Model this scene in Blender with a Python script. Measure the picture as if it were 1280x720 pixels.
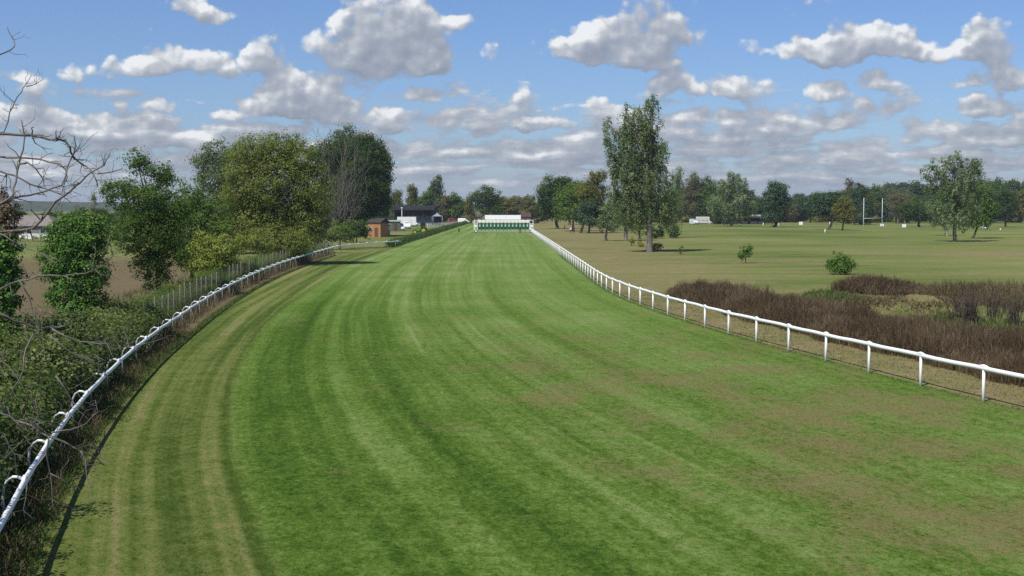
import bpy, bmesh, math, random
import numpy as np
from mathutils import Vector, Matrix

# ------------------------------------------------------------------ camera, sky, sun, exposure
sc = bpy.context.scene
for o in list(bpy.data.objects):
    bpy.data.objects.remove(o)
COL = sc.collection
R = math.radians
FPX, H = 1600.0, 6.3                      # focal length in photo pixels, eye height of the camera tower
TH = math.atan(100.0 / FPX)               # the camera looks slightly down
CT, ST = math.cos(TH), math.sin(TH)

cd = bpy.data.cameras.new('camera')
cam = bpy.data.objects.new('camera', cd)
COL.objects.link(cam)
cam.location = (0, 0, H)
cam.rotation_euler = (math.pi / 2 - TH, 0, 0)
cd.sensor_width = 36.0
cd.lens = 36.0 * FPX / 1280.0
cd.clip_start = 0.1
cd.clip_end = 20000
sc.camera = cam

SUN_EL, SUN_AZ = R(54), R(219)            # azimuth clockwise from +Y: behind the left shoulder
S = Vector((math.cos(SUN_EL) * math.sin(SUN_AZ), math.cos(SUN_EL) * math.cos(SUN_AZ), math.sin(SUN_EL)))
sl = bpy.data.lights.new('sun', 'SUN')
sl.energy = 4.6
sl.angle = R(0.55)
sl.color = (1.0, 0.955, 0.88)
so = bpy.data.objects.new('sun', sl)
COL.objects.link(so)
so.rotation_euler = (-S).to_track_quat('-Z', 'Y').to_euler()

vs = sc.view_settings
vs.view_transform = 'Standard'
vs.look = 'None'
vs.exposure = 0.25
vs.gamma = 1.0
vs.use_curve_mapping = False
sc.cycles.max_bounces = 6
sc.cycles.diffuse_bounces = 3
sc.cycles.transparent_max_bounces = 6
sc.cycles.volume_bounces = 0
sc.cycles.use_denoising = False


def ray(px, py):
    u, v = (px - 640.0) / FPX, (py - 360.0) / FPX
    return Vector((u, CT - v * ST, -ST - v * CT))


def G(px, py, z=0.0):
    """ground point seen at a photo pixel"""
    d = ray(px, py)
    t = (z - H) / d.z
    return Vector((d.x * t, d.y * t, z))


def W(px, py, Y):
    """point at distance Y seen at a photo pixel"""
    d = ray(px, py)
    t = Y / d.y
    return Vector((d.x * t, Y, H + d.z * t))


# ------------------------------------------------------------------ node helpers
class NT:
    def __init__(self, nt):
        self.nt = nt

    def n(self, t, **kw):
        nd = self.nt.nodes.new(t)
        for k, v in kw.items():
            setattr(nd, k, v)
        return nd

    def put(self, sock, v):
        if isinstance(v, bpy.types.NodeSocket):
            self.nt.links.new(v, sock)
        elif v is not None:
            sock.default_value = v

    def m(self, op, a, b=None, c=None, clamp=False):
        nd = self.n('ShaderNodeMath', operation=op)
        nd.use_clamp = clamp
        self.put(nd.inputs[0], a)
        if b is not None:
            self.put(nd.inputs[1], b)
        if c is not None:
            self.put(nd.inputs[2], c)
        return nd.outputs[0]

    def v(self, op, a, b=None, scale=None):
        nd = self.n('ShaderNodeVectorMath', operation=op)
        self.put(nd.inputs[0], a)
        if b is not None:
            self.put(nd.inputs[1], b)
        if scale is not None:
            self.put(nd.inputs['Scale'], scale)
        return nd.outputs['Value'] if op in ('LENGTH', 'DOT_PRODUCT', 'DISTANCE') else nd.outputs[0]

    def xyz(self, x, y, z):
        nd = self.n('ShaderNodeCombineXYZ')
        for i, q in enumerate((x, y, z)):
            self.put(nd.inputs[i], q)
        return nd.outputs[0]

    def sep(self, v):
        nd = self.n('ShaderNodeSeparateXYZ')
        self.put(nd.inputs[0], v)
        return nd.outputs

    def noise(self, vec, scale, detail=4.0, rough=0.55, dist=0.0, dim='3D'):
        nd = self.n('ShaderNodeTexNoise', noise_dimensions=dim)
        self.put(nd.inputs['Vector'], vec)
        nd.inputs['Scale'].default_value = scale
        nd.inputs['Detail'].default_value = detail
        nd.inputs['Roughness'].default_value = rough
        nd.inputs['Distortion'].default_value = dist
        return nd.outputs[0]

    def rng(self, v, a, b, c=0.0, d=1.0, smooth=True):
        nd = self.n('ShaderNodeMapRange')
        nd.interpolation_type = 'SMOOTHSTEP' if smooth else 'LINEAR'
        nd.clamp = True
        self.put(nd.inputs[0], v)
        for i, q in enumerate((a, b, c, d)):
            nd.inputs[i + 1].default_value = q
        return nd.outputs[0]

    def mix(self, f, a, b, blend='MIX'):
        nd = self.n('ShaderNodeMix', data_type='RGBA', blend_type=blend)
        self.put(nd.inputs[0], f)
        for i, q in ((6, a), (7, b)):
            if isinstance(q, tuple):
                q = (*q[:3], 1.0)
            self.put(nd.inputs[i], q)
        return nd.outputs[2]

    def ramp(self, f, stops):
        nd = self.n('ShaderNodeValToRGB')
        cr = nd.color_ramp
        while len(cr.elements) < len(stops):
            cr.elements.new(0.5)
        for e, (p, c) in zip(cr.elements, stops):
            e.position = p
            e.color = (*c[:3], 1.0)
        self.put(nd.inputs[0], f)
        return nd.outputs[0]


# ------------------------------------------------------------------ sky: Nishita air with cumulus rows
HERO = [  # cumulus puffs: azimuth / elevation given by the photo's pixel grid, radii, weight
    (430, 68, 48, 34, 1), (482, 40, 58, 36, 1), (522, 62, 46, 40, 1), (468, 92, 66, 26, 1), (542, 84, 30, 22, .8),
    (352, 100, 26, 28, 1.1), (388, 130, 62, 28, 1.1), (338, 142, 42, 24, 1), (420, 150, 60, 20, .9),
    (160, 94, 42, 18, 1), (216, 82, 46, 22, 1), (282, 90, 48, 24, 1), (322, 76, 18, 22, 1),
    (236, 12, 26, 18, .75), (272, 25, 32, 13, .75), (190, 135, 50, 14, .75), (284, 150, 24, 9, 1),
    (756, 62, 62, 28, 1), (800, 38, 52, 36, 1.1), (850, 54, 38, 24, 1), (724, 72, 46, 18, 1), (792, 80, 56, 18, 1),
    (838, 114, 34, 26, 1), (920, 120, 28, 22, .9), (1036, 121, 30, 16, .85),
    (1068, 62, 62, 30, 1), (1030, 76, 46, 20, .9), (1112, 62, 46, 24, 1), (1172, 72, 50, 15, .75), (1246, 62, 48, 28, .8),
    (1262, 106, 44, 26, 1), (1092, 140, 46, 14, 1), (580, 32, 26, 12, .75), (526, 124, 38, 13, .8), (610, 72, 18, 15, .55),
    (96, 96, 24, 15, .6), (655, 130, 26, 14, .55), (490, 160, 30, 20, 1), (700, 156, 50, 14, .9), (60, 118, 50, 16, .5),
    (575, 157, 26, 10, .8), (602, 168, 34, 9, .8), (655, 160, 30, 12, .85), (745, 128, 24, 14, .6), (885, 118, 22, 12, .6), (990, 66, 34, 14, .6), (930, 62, 28, 12, .45),
    (1180, 110, 40, 10, .5), (1225, 140, 44, 16, .9), (130, 160, 60, 16, .8), (40, 150, 46, 18, .8), (20, 100, 30, 12, .5), (880, 150, 60, 12, .75), (960, 165, 70, 12, .8), (450, 40, 30, 30, .5),
]


def gno(px, py):
    d = ray(px, py)
    return d.x / d.y, d.z / d.y


def cloud_group():
    g = bpy.data.node_groups.new('cloud_density', 'ShaderNodeTree')
    g.interface.new_socket('P', in_out='INPUT', socket_type='NodeSocketVector')
    g.interface.new_socket('D', in_out='OUTPUT', socket_type='NodeSocketFloat')
    t = NT(g)
    gi, go = t.n('NodeGroupInput'), t.n('NodeGroupOutput')
    P = gi.outputs[0]
    big = t.noise(P, 24.0, 4.0, 0.55)
    fine = t.noise(P, 90.0, 4.0, 0.6)
    wob = t.n('ShaderNodeTexNoise')
    t.put(wob.inputs['Vector'], P)
    wob.inputs['Scale'].default_value = 40.0
    wob.inputs['Detail'].default_value = 5.0
    wob.inputs['Roughness'].default_value = 0.6
    off = t.v('SCALE', t.v('SUBTRACT', wob.outputs['Color'], (0.5, 0.5, 0.5)), scale=0.020)
    off = t.v('MULTIPLY', off, (1.0, 0.75, 0.0))
    PW = t.v('ADD', P, off)

    def billow(scale):
        nd = t.n('ShaderNodeTexVoronoi', feature='SMOOTH_F1')
        nd.inputs['Scale'].default_value = scale
        nd.inputs['Smoothness'].default_value = 0.35
        t.put(nd.inputs['Vector'], t.v('ADD', P, t.v('SCALE', off, scale=0.35)))
        return t.m('SUBTRACT', 0.42, nd.outputs['Distance'])
    puffs = t.m('ADD', t.m('MULTIPLY', billow(46.0), 0.85), t.m('MULTIPLY', billow(118.0), 0.42))
    tot = None
    for px, py, rx, ry, w in HERO:
        u, ww = gno(px, py - ry * 0.25)
        d = t.v('MULTIPLY', t.v('SUBTRACT', PW, (u, ww, 0.0)), (FPX / (rx * 1.28), FPX / (ry * 1.42), 0.0))
        # flat bases: the lower half falls off faster
        d = t.v('ADD', d, t.v('MULTIPLY', t.v('MINIMUM', d, (0.0, 0.0, 0.0)), (0.0, 0.7, 0.0)))
        f = t.m('MULTIPLY', t.m('SUBTRACT', 1.0, t.v('DOT_PRODUCT', d, d), clamp=True), w + 0.25 if w < 0.95 else w)
        tot = f if tot is None else t.m('ADD', tot, f)
    tot = t.m('MINIMUM', tot, 1.10)
    nz = t.m('ADD', t.m('MULTIPLY', t.m('SUBTRACT', big, 0.5), 1.0), t.m('MULTIPLY', t.m('SUBTRACT', fine, 0.5), 0.5))
    hero = t.m('ADD', t.m('SUBTRACT', tot, 0.40), t.m('ADD', nz, puffs))
    # the far field of flat cumulus in receding rows
    s = t.sep(P)
    el = t.m('ADD', t.m('MAXIMUM', s[1], 0.0), 0.034)
    q = t.xyz(t.m('MULTIPLY', s[0], 15.0), t.m('MULTIPLY', t.m('LOGARITHM', el, math.e), 5.2), 0.0)
    row = t.noise(t.v('ADD', q, t.v('MULTIPLY', off, (18.0, 24.0, 0.0))), 1.0, 5.0, 0.52)
    cov = t.rng(s[1], 0.055, 0.115, 0.36, -0.46)
    cov2 = t.rng(s[1], 0.15, 0.5, 0.0, 0.16)
    rows = t.m('ADD', t.m('MULTIPLY', t.m('SUBTRACT', row, 0.49), 3.1), t.m('ADD', cov, cov2))
    rows = t.m('ADD', rows, t.m('ADD', t.m('MULTIPLY', t.m('SUBTRACT', fine, 0.5), 0.40), t.m('MULTIPLY', puffs, 0.55)))
    t.put(go.inputs[0], t.m('MAXIMUM', hero, rows))
    return g


def make_world():
    w = bpy.data.worlds.new('World')
    sc.world = w
    w.use_nodes = True
    nt = w.node_tree
    nt.nodes.clear()
    t = NT(nt)
    out, bg = t.n('ShaderNodeOutputWorld'), t.n('ShaderNodeBackground')
    bg.inputs['Strength'].default_value = 0.10
    sky = t.n('ShaderNodeTexSky', sky_type='NISHITA')
    sky.sun_disc = False
    sky.sun_elevation = SUN_EL
    sky.sun_rotation = SUN_AZ
    sky.air_density = 1.0
    sky.dust_density = 0.6
    sky.ozone_density = 2.2
    tc = t.n('ShaderNodeTexCoord')
    x, y, z = t.sep(tc.outputs['Generated'])
    ay = t.m('MAXIMUM', t.m('ABSOLUTE', y), 0.03)
    P = t.xyz(t.m('DIVIDE', x, ay), t.m('MAXIMUM', t.m('DIVIDE', z, ay), -0.01), t.m('MULTIPLY', t.m('LESS_THAN', y, 0.0), 3.0))
    grp = cloud_group()

    def dens(p):
        nd = t.n('ShaderNodeGroup')
        nd.node_tree = grp
        t.put(nd.inputs[0], p)
        return nd.outputs[0]
    d0 = dens(P)
    d1 = dens(t.v('ADD', P, (-0.0025, 0.0050, 0.0)))
    d2 = dens(t.v('ADD', P, (-0.004, 0.017, 0.0)))
    mask = t.rng(d0, -0.10, 0.34)
    lit = t.m('ADD', t.m('MULTIPLY', t.m('SUBTRACT', d0, d1), 0.50), t.m('MULTIPLY', t.m('SUBTRACT', d0, d2), 0.45))
    thick = t.rng(d0, 0.0, 1.1, 0.06, -0.10)
    lit = t.m('ADD', t.m('ADD', lit, thick), 0.36)
    cc = t.ramp(t.m('MULTIPLY', lit, 1.0, clamp=True), [
        (0.0, (2.3, 2.65, 3.3)), (0.30, (2.9, 3.2, 3.8)), (0.52, (3.5, 3.8, 4.35)), (0.74, (4.8, 5.05, 5.4)), (1.0, (7.6, 7.75, 7.85))])
    skyc = t.mix(1.0, sky.outputs[0], (0.58, 0.71, 0.98), 'MULTIPLY')
    col = t.mix(t.m('MULTIPLY', mask, 0.94), skyc, cc)
    # low haze band hides the rows right at the horizon
    el = t.m('DIVIDE', z, ay)
    low = t.rng(el, 0.0, 0.04, 0.65, 0.0)
    col = t.mix(low, col, (3.3, 3.9, 4.9))
    t.put(bg.inputs['Color'], col)
    nt.links.new(bg.outputs[0], out.inputs[0])
    w.cycles.sampling_method = 'MANUAL'
    w.cycles.sample_map_resolution = 512


make_world()

# ------------------------------------------------------------------ material helpers
MATS = {}


def material(name):
    m = bpy.data.materials.new(name)
    m.use_nodes = True
    m.node_tree.nodes.clear()
    t = NT(m.node_tree)
    out = t.n('ShaderNodeOutputMaterial')
    return m, t, out


def plain(name, col, rough=0.6, metal=0.0, var=0.12, scale=3.0, spec=0.25, dirt=None):
    """a painted / plastic / metal / timber surface with uneven wear in its own colour"""
    if name in MATS:
        return MATS[name]
    m, t, out = material(name)
    b = t.n('ShaderNodeBsdfPrincipled')
    tc = t.n('ShaderNodeTexCoord')
    n1 = t.noise(tc.outputs['Object'], scale, 5, 0.6)
    lo = tuple(c * (1 - var) for c in col)
    hi = tuple(min(1, c * (1 + var)) for c in col)
    c = t.ramp(n1, [(0.3, lo), (0.7, hi)])
    if dirt:
        n2 = t.noise(tc.outputs['Object'], scale * 2.3, 6, 0.65)
        c = t.mix(t.rng(n2, 0.55, 0.75, 0.0, 0.55), c, dirt)
    t.put(b.inputs['Base Color'], c)
    b.inputs['Roughness'].default_value = rough
    b.inputs['Metallic'].default_value = metal
    b.inputs['Specular IOR Level'].default_value = spec
    m.node_tree.links.new(b.outputs[0], out.inputs[0])
    MATS[name] = m
    return m


def glass(name='dark_glass'):
    if name in MATS:
        return MATS[name]
    m, t, out = material(name)
    b = t.n('ShaderNodeBsdfPrincipled')
    b.inputs['Base Color'].default_value = (0.02, 0.025, 0.03, 1)
    b.inputs['Roughness'].default_value = 0.08
    b.inputs['Specular IOR Level'].default_value = 0.6
    m.node_tree.links.new(b.outputs[0], out.inputs[0])
    MATS[name] = m
    return m


def leafmat(name, c0, c1, c2, trans=0.46):
    """leaf colours vary from leaf to leaf and spray to spray (attribute tint)"""
    if name in MATS:
        return MATS[name]
    m, t, out = material(name)
    at = t.n('ShaderNodeAttribute', attribute_name='tint')
    c = t.ramp(at.outputs['Fac'], [(0.1, c0), (0.5, c1), (0.92, c2)])
    b = t.n('ShaderNodeBsdfPrincipled')
    t.put(b.inputs['Base Color'], c)
    b.inputs['Roughness'].default_value = 0.55
    b.inputs['Specular IOR Level'].default_value = 0.12
    tr = t.n('ShaderNodeBsdfTranslucent')
    t.put(tr.inputs['Color'], t.mix(0.55, c, (0.30, 0.36, 0.05), 'MIX'))
    mx = t.n('ShaderNodeMixShader')
    mx.inputs[0].default_value = trans
    t.nt.links.new(b.outputs[0], mx.inputs[1])
    t.nt.links.new(tr.outputs[0], mx.inputs[2])
    t.nt.links.new(mx.outputs[0], out.inputs[0])
    MATS[name] = m
    return m


def barkmat(name, c0, c1, scale=6.0):
    if name in MATS:
        return MATS[name]
    m, t, out = material(name)
    b = t.n('ShaderNodeBsdfPrincipled')
    tc = t.n('ShaderNodeTexCoord')
    p = t.v('MULTIPLY', tc.outputs['Object'], (1.0, 1.0, 0.22))
    n1 = t.noise(p, scale, 6, 0.65)
    t.put(b.inputs['Base Color'], t.ramp(n1, [(0.32, c0), (0.68, c1)]))
    b.inputs['Roughness'].default_value = 0.9
    b.inputs['Specular IOR Level'].default_value = 0.15
    bp = t.n('ShaderNodeBump')
    bp.inputs['Strength'].default_value = 0.5
    bp.inputs['Distance'].default_value = 0.03
    t.put(bp.inputs['Height'], n1)
    t.put(b.inputs['Normal'], bp.outputs[0])
    t.nt.links.new(b.outputs[0], out.inputs[0])
    MATS[name] = m
    return m


# ------------------------------------------------------------------ object helpers
def link(o):
    COL.objects.link(o)
    return o


def tag(o, label=None, cat=None, group=None, kind=None):
    if label:
        o['label'] = label
    if cat:
        o['category'] = cat
    if group:
        o['group'] = group
    if kind:
        o['kind'] = kind
    return o


def empty(name, loc, rz=0.0, label=None, cat=None, group=None):
    o = bpy.data.objects.new(name, None)
    o.empty_display_size = 0.3
    o.location = loc
    o.rotation_euler = (0, 0, rz)
    return tag(link(o), label, cat, group)


def arr_mesh(name, verts, faces, mat=None, parent=None, tint=None, smooth=False, loc=None):
    """mesh from numpy arrays, faces all of one size"""
    me = bpy.data.meshes.new(name)
    verts = np.asarray(verts, dtype=np.float32)
    faces = np.asarray(faces, dtype=np.int32)
    k = faces.shape[1]
    me.vertices.add(len(verts))
    me.vertices.foreach_set('co', verts.ravel())
    me.loops.add(faces.size)
    me.loops.foreach_set('vertex_index', faces.ravel())
    me.polygons.add(len(faces))
    me.polygons.foreach_set('loop_start', np.arange(0, faces.size, k, dtype=np.int32))
    me.polygons.foreach_set('loop_total', np.full(len(faces), k, dtype=np.int32))
    if smooth:
        me.polygons.foreach_set('use_smooth', np.ones(len(faces), dtype=bool))
    if tint is not None:
        a = me.attributes.new('tint', 'FLOAT', 'FACE')
        a.data.foreach_set('value', np.asarray(tint, dtype=np.float32))
    me.update()
    me.validate()
    if mat:
        me.materials.append(mat)
    o = link(bpy.data.objects.new(name, me))
    if loc is not None:
        o.location = loc
    if parent:
        o.parent = parent
    return o


class MB:
    """collects boxes, bars, tubes, prisms; build() links them as ONE mesh object"""

    def __init__(self):
        self.v, self.f, self.s = [], [], []

    def add(self, vs, fs, smooth=False):
        b = len(self.v)
        self.v += [tuple(q) for q in vs]
        self.f += [tuple(b + i for i in f) for f in fs]
        self.s += [smooth] * len(fs)
        return self

    def box(self, c, s, rz=0.0, bev=0.0):
        x, y, z = s[0] / 2, s[1] / 2, s[2] / 2
        cs, sn = math.cos(rz), math.sin(rz)
        b = min(bev, x * .9, y * .9)
        if b > 0:
            ring = [(-x + b, -y), (x - b, -y), (x, -y + b), (x, y - b), (x - b, y), (-x + b, y), (-x, y - b), (-x, -y + b)]
        else:
            ring = [(-x, -y), (x, -y), (x, y), (-x, y)]
        n = len(ring)
        vs = []
        for zz in (-z, z):
            for (a, d) in ring:
                vs.append((c[0] + a * cs - d * sn, c[1] + a * sn + d * cs, c[2] + zz))
        fs = [tuple(range(n - 1, -1, -1)), tuple(range(n, 2 * n))]
        fs += [(i, (i + 1) % n, n + (i + 1) % n, n + i) for i in range(n)]
        return self.add(vs, fs)

    def prism(self, prof, y0, y1, axis='y'):
        """extrude a closed 2D profile (a, z) along y (or x)"""
        n = len(prof)
        vs = []
        for q in (y0, y1):
            for a, z in prof:
                vs.append((a, q, z) if axis == 'y' else (q, a, z))
        fs = [tuple(range(n)), tuple(range(2 * n - 1, n - 1, -1))]
        fs += [(i, n + i, n + (i + 1) % n, (i + 1) % n) for i in range(n)]
        return self.add(vs, fs)

    def tube(self, pts, rad, n=6, cap=True, smooth=True):
        pts = [Vector(p) for p in pts]
        if not isinstance(rad, (list, tuple)):
            rad = [rad] * len(pts)
        vs, up = [], None
        for i, p in enumerate(pts):
            d = (pts[min(i + 1, len(pts) - 1)] - pts[max(i - 1, 0)])
            d = d.normalized() if d.length > 1e-9 else Vector((0, 0, 1))
            if up is None:
                up = d.orthogonal().normalized()
            up = (up - d * up.dot(d))
            up = up.normalized() if up.length > 1e-6 else d.orthogonal().normalized()
            sd = d.cross(up)
            for k in range(n):
                a = 2 * math.pi * k / n
                vs.append(p + (up * math.cos(a) + sd * math.sin(a)) * rad[i])
        fs = []
        for i in range(len(pts) - 1):
            for k in range(n):
                a, b = i * n + k, i * n + (k + 1) % n
                fs.append((a, b, b + n, a + n))
        if cap:
            fs.append(tuple(range(n - 1, -1, -1)))
            fs.append(tuple(range((len(pts) - 1) * n, len(pts) * n)))
        return self.add(vs, fs, smooth)

    def disc(self, c, r, w, axis='x', n=18):
        """a short cylinder (wheel, lamp) round c"""
        d = {'x': Vector((1, 0, 0)), 'y': Vector((0, 1, 0)), 'z': Vector((0, 0, 1))}[axis] * (w / 2)
        c = Vector(c)
        return self.tube([c - d, c - d * 0.98, c + d * 0.98, c + d], [r * .93, r, r, r * .93], n, True, False)

    def build(self, name, mat=None, parent=None, loc=None):
        me = bpy.data.meshes.new(name)
        me.from_pydata(self.v, [], self.f)
        me.polygons.foreach_set('use_smooth', np.array(self.s, dtype=bool))
        me.update()
        bm = bmesh.new()
        bm.from_mesh(me)
        bmesh.ops.recalc_face_normals(bm, faces=bm.faces)
        bm.to_mesh(me)
        bm.free()
        if mat:
            me.materials.append(mat)
        o = link(bpy.data.objects.new(name, me))
        if loc is not None:
            o.location = loc
        if parent:
            o.parent = parent
        return o


def copy_tree(o, parent=None):
    c = o.copy()
    COL.objects.link(c)
    if parent:
        c.parent = parent
    for ch in [q for q in bpy.data.objects if q.parent == o]:
        copy_tree(ch, c)
    return c


def place(o, loc, rz=0.0, scale=None, label=None, group=None, tilt=None):
    o.location = loc
    o.rotation_euler = (tilt[0] if tilt else 0, tilt[1] if tilt else 0, rz)
    if scale is not None:
        o.scale = scale if isinstance(scale, tuple) else (scale,) * 3
    if label:
        o['label'] = label
    if group:
        o['group'] = group
    return o


def interp(pts):
    pts = sorted(pts)
    ys = np.array([p[0] for p in pts])
    xs = np.array([p[1] for p in pts])

    def f(y):
        return np.interp(y, ys, xs)
    return f


def smooth_curve(pts, width=14.0, lo=0.0, hi=700.0):
    """piecewise-linear samples (y, x) smoothed so that the bend runs without corners"""
    f = interp(pts)
    g = np.arange(lo - 60, hi + 60, 1.0)
    raw = f(g)
    p = sorted(pts)
    s0 = (p[1][1] - p[0][1]) / (p[1][0] - p[0][0])
    s1 = (p[-1][1] - p[-2][1]) / (p[-1][0] - p[-2][0])
    raw = np.where(g < p[0][0], p[0][1] + (g - p[0][0]) * s0, raw)
    raw = np.where(g > p[-1][0], p[-1][1] + (g - p[-1][0]) * s1, raw)
    k = np.arange(-int(width * 2), int(width * 2) + 1)
    ker = np.exp(-(k / width) ** 2 * 1.5)
    ker /= ker.sum()
    pad = np.pad(raw, len(k) // 2, mode='reflect', reflect_type='odd')
    sm = np.convolve(pad, ker, 'valid')

    def h(y):
        return np.interp(y, g, sm)
    return h

# ------------------------------------------------------------------ the lie of the course
RIGHT = smooth_curve([(20, 20.9), (41.42, 15.31), (45.15, 14.45), (48.73, 13.6), (52.81, 12.9), (56.46, 12.14), (60.13, 11.44), (63.69, 10.71),
                      (68.07, 10.05), (71.89, 9.5), (78.97, 8.6), (83.24, 8.16), (89.96, 7.52), (97.85, 7.15), (105.3, 7.0), (126, 6.85),
                      (153, 6.6), (202, 6.2), (326, 4.9)], 7.0)
LEFT = smooth_curve([(20.8, -8.44), (24.4, -9.4), (28, -10.35), (34.6, -11.75), (41, -13.0), (46.3, -13.9), (51.2, -14.7), (56.9, -15.5), (63.4, -16.35),
                     (71, -17.4), (85.8, -19.1), (102.8, -20.7), (119, -21.9), (133, -22.6), (149, -23.2), (160, -23.6), (175, -23.9)], 7.0)
GREEN = smooth_curve([(22.6, -4.3), (33.3, -7.6), (52.9, -11.3), (77.5, -14.2), (118, -17.0), (142, -18.2), (224, -18.75), (449, -17.9)], 9.0)


def left_edge(y):
    """where the turf of the track ends on the left: verge as far as the rail, then the clipped hedge"""
    f = np.clip((np.asarray(y, float) - 160) / 45.0, 0, 1)
    f = f * f * (3 - 2 * f)
    return (LEFT(np.minimum(y, 175)) + 0.30) * (1 - f) + (GREEN(y) - 0.1) * f


def grass_shader(kind):
    m, t, out = material(kind)
    b = t.n('ShaderNodeBsdfPrincipled')
    geo = t.n('ShaderNodeNewGeometry')
    pos = geo.outputs['Position']
    px, py, pz = t.sep(pos)
    fine = t.noise(pos, 5.5, 7, 0.68)
    mid = t.noise(pos, 0.9, 5, 0.6)
    big = t.noise(pos, 0.11, 5, 0.6)
    huge = t.noise(pos, 0.022, 4, 0.55)
    if kind == 'track_turf':
        uv = t.n('ShaderNodeUVMap', uv_map='course')
        u, v, _ = t.sep(uv.outputs[0])
        wob = t.m('MULTIPLY', t.m('SUBTRACT', t.noise(pos, 0.12, 2, 0.5), 0.5), 0.3)
        uu = t.m('ADD', u, wob)
        # mower passes: alternate bands plus bands of uneven width
        bands = t.noise(t.xyz(uu, t.m('MULTIPLY', v, 0.008), 0.0), 0.45, 3, 0.6)
        passes = t.m('SINE', t.m('MULTIPLY', uu, 2 * math.pi / 3.2))
        thin = t.noise(t.xyz(uu, t.m('MULTIPLY', v, 0.012), 7.0), 1.7, 3, 0.6)
        # combed grain, finer across than along the eye
        grain = t.noise(t.xyz(t.m('MULTIPLY', px, 3.6), t.m('MULTIPLY', py, 2.2), 0.0), 1.0, 9, 0.78)
        blade = t.noise(t.xyz(t.m('MULTIPLY', px, 9.0), t.m('MULTIPLY', py, 7.0), 3.0), 1.0, 6, 0.75)
        tex = t.m('ADD', t.m('MULTIPLY', t.m('SUBTRACT', grain, 0.5), 1.9), t.m('MULTIPLY', t.m('SUBTRACT', blade, 0.5), 1.5))
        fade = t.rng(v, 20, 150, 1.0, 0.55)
        s = t.m('ADD', t.m('MULTIPLY', t.m('SUBTRACT', bands, 0.5), 1.25), t.m('MULTIPLY', passes, 0.07))
        s = t.m('ADD', s, t.m('MULTIPLY', t.m('SUBTRACT', thin, 0.5), 0.7))
        lines = t.noise(t.xyz(uu, t.m('MULTIPLY', v, 0.006), 19.0), 3.4, 1, 0.5)
        s = t.m('MULTIPLY', s, t.rng(big, 0.30, 0.62, 0.60, 1.15))
        s = t.m('ADD', s, t.m('SUBTRACT', t.rng(lines, 0.56, 0.72, 0.0, 0.13), t.rng(lines, 0.42, 0.30, 0.0, 0.08)))
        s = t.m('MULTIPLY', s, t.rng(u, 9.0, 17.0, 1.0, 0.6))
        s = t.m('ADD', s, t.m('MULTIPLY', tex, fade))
        s = t.m('ADD', s, t.m('MULTIPLY', t.m('SUBTRACT', mid, 0.5), 0.5))
        s = t.m('ADD', s, t.m('MULTIPLY', t.m('SUBTRACT', big, 0.5), 0.6))
        # lush first mown width beside the verge, paler crown of the course further up
        lush = t.m('MULTIPLY', t.rng(u, 0.0, 0.8), t.rng(u, 3.0, 9.0, 1.0, 0.0))
        s = t.m('SUBTRACT', s, t.m('MULTIPLY', lush, t.rng(v, 60, 140, 0.22, 0.0)))
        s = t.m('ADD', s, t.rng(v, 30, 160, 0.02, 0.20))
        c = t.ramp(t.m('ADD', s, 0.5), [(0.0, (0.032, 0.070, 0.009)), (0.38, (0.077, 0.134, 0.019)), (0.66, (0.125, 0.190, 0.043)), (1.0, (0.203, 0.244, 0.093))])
        # dry, worn turf: patches on the near right, straw on the verge
        zone = t.m('MULTIPLY', t.rng(v, 38, 92, 1.0, 0.0), t.rng(u, 6.0, 13.0))
        pn = t.noise(t.v('MULTIPLY', pos, (1.0, 0.62, 1.0)), 0.30, 6, 0.66)
        dry = t.m('ADD', t.m('MULTIPLY', t.m('SUBTRACT', pn, 0.50), 6.0), t.m('MULTIPLY', tex, 1.5))
        dry = t.m('ADD', dry, t.m('SUBTRACT', t.m('MULTIPLY', zone, 1.05), 0.62), clamp=True)
        c = t.mix(t.m('MULTIPLY', dry, 0.80), c, t.ramp(blade, [(0.3, (0.120, 0.104, 0.040)), (0.7, (0.210, 0.174, 0.078))]))
        vg = t.rng(t.m('ADD', u, t.m('MULTIPLY', t.m('SUBTRACT', grain, 0.5), 0.8)), 0.30, -0.30)
        vs_ = t.m('ADD', t.m('MULTIPLY', t.m('SUBTRACT', thin, 0.5), 2.7), t.m('MULTIPLY', tex, 0.95))
        vs_ = t.m('ADD', vs_, t.m('ADD', t.m('MULTIPLY', t.m('SUBTRACT', mid, 0.5), 0.9), t.rng(u, -0.6, -4.4, 0.36, 0.52)))
        cv = t.ramp(vs_, [(0.0, (0.047, 0.078, 0.013)), (0.35, (0.090, 0.121, 0.027)), (0.68, (0.132, 0.155, 0.044)), (1.0, (0.196, 0.179, 0.077))])
        c = t.mix(vg, c, cv)
        edge = None
    else:
        dryA = t.n('ShaderNodeAttribute', attribute_name='dry').outputs['Fac']
        soilA = t.n('ShaderNodeAttribute', attribute_name='soil').outputs['Fac']
        st = t.noise(t.v('MULTIPLY', pos, (0.35, 1.0, 1.0)), 0.20, 6, 0.62)
        s = t.m('ADD', t.m('MULTIPLY', t.m('SUBTRACT', fine, 0.5), 0.9), t.m('MULTIPLY', t.m('SUBTRACT', huge, 0.5), 2.2))
        s = t.m('ADD', s, t.m('MULTIPLY', t.m('SUBTRACT', st, 0.5), 0.9))
        green = t.ramp(t.m('ADD', s, 0.5), [(0.0, (0.077, 0.107, 0.023)), (0.45, (0.124, 0.154, 0.042)), (0.75, (0.162, 0.177, 0.056)), (1.0, (0.220, 0.199, 0.086))])
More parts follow.
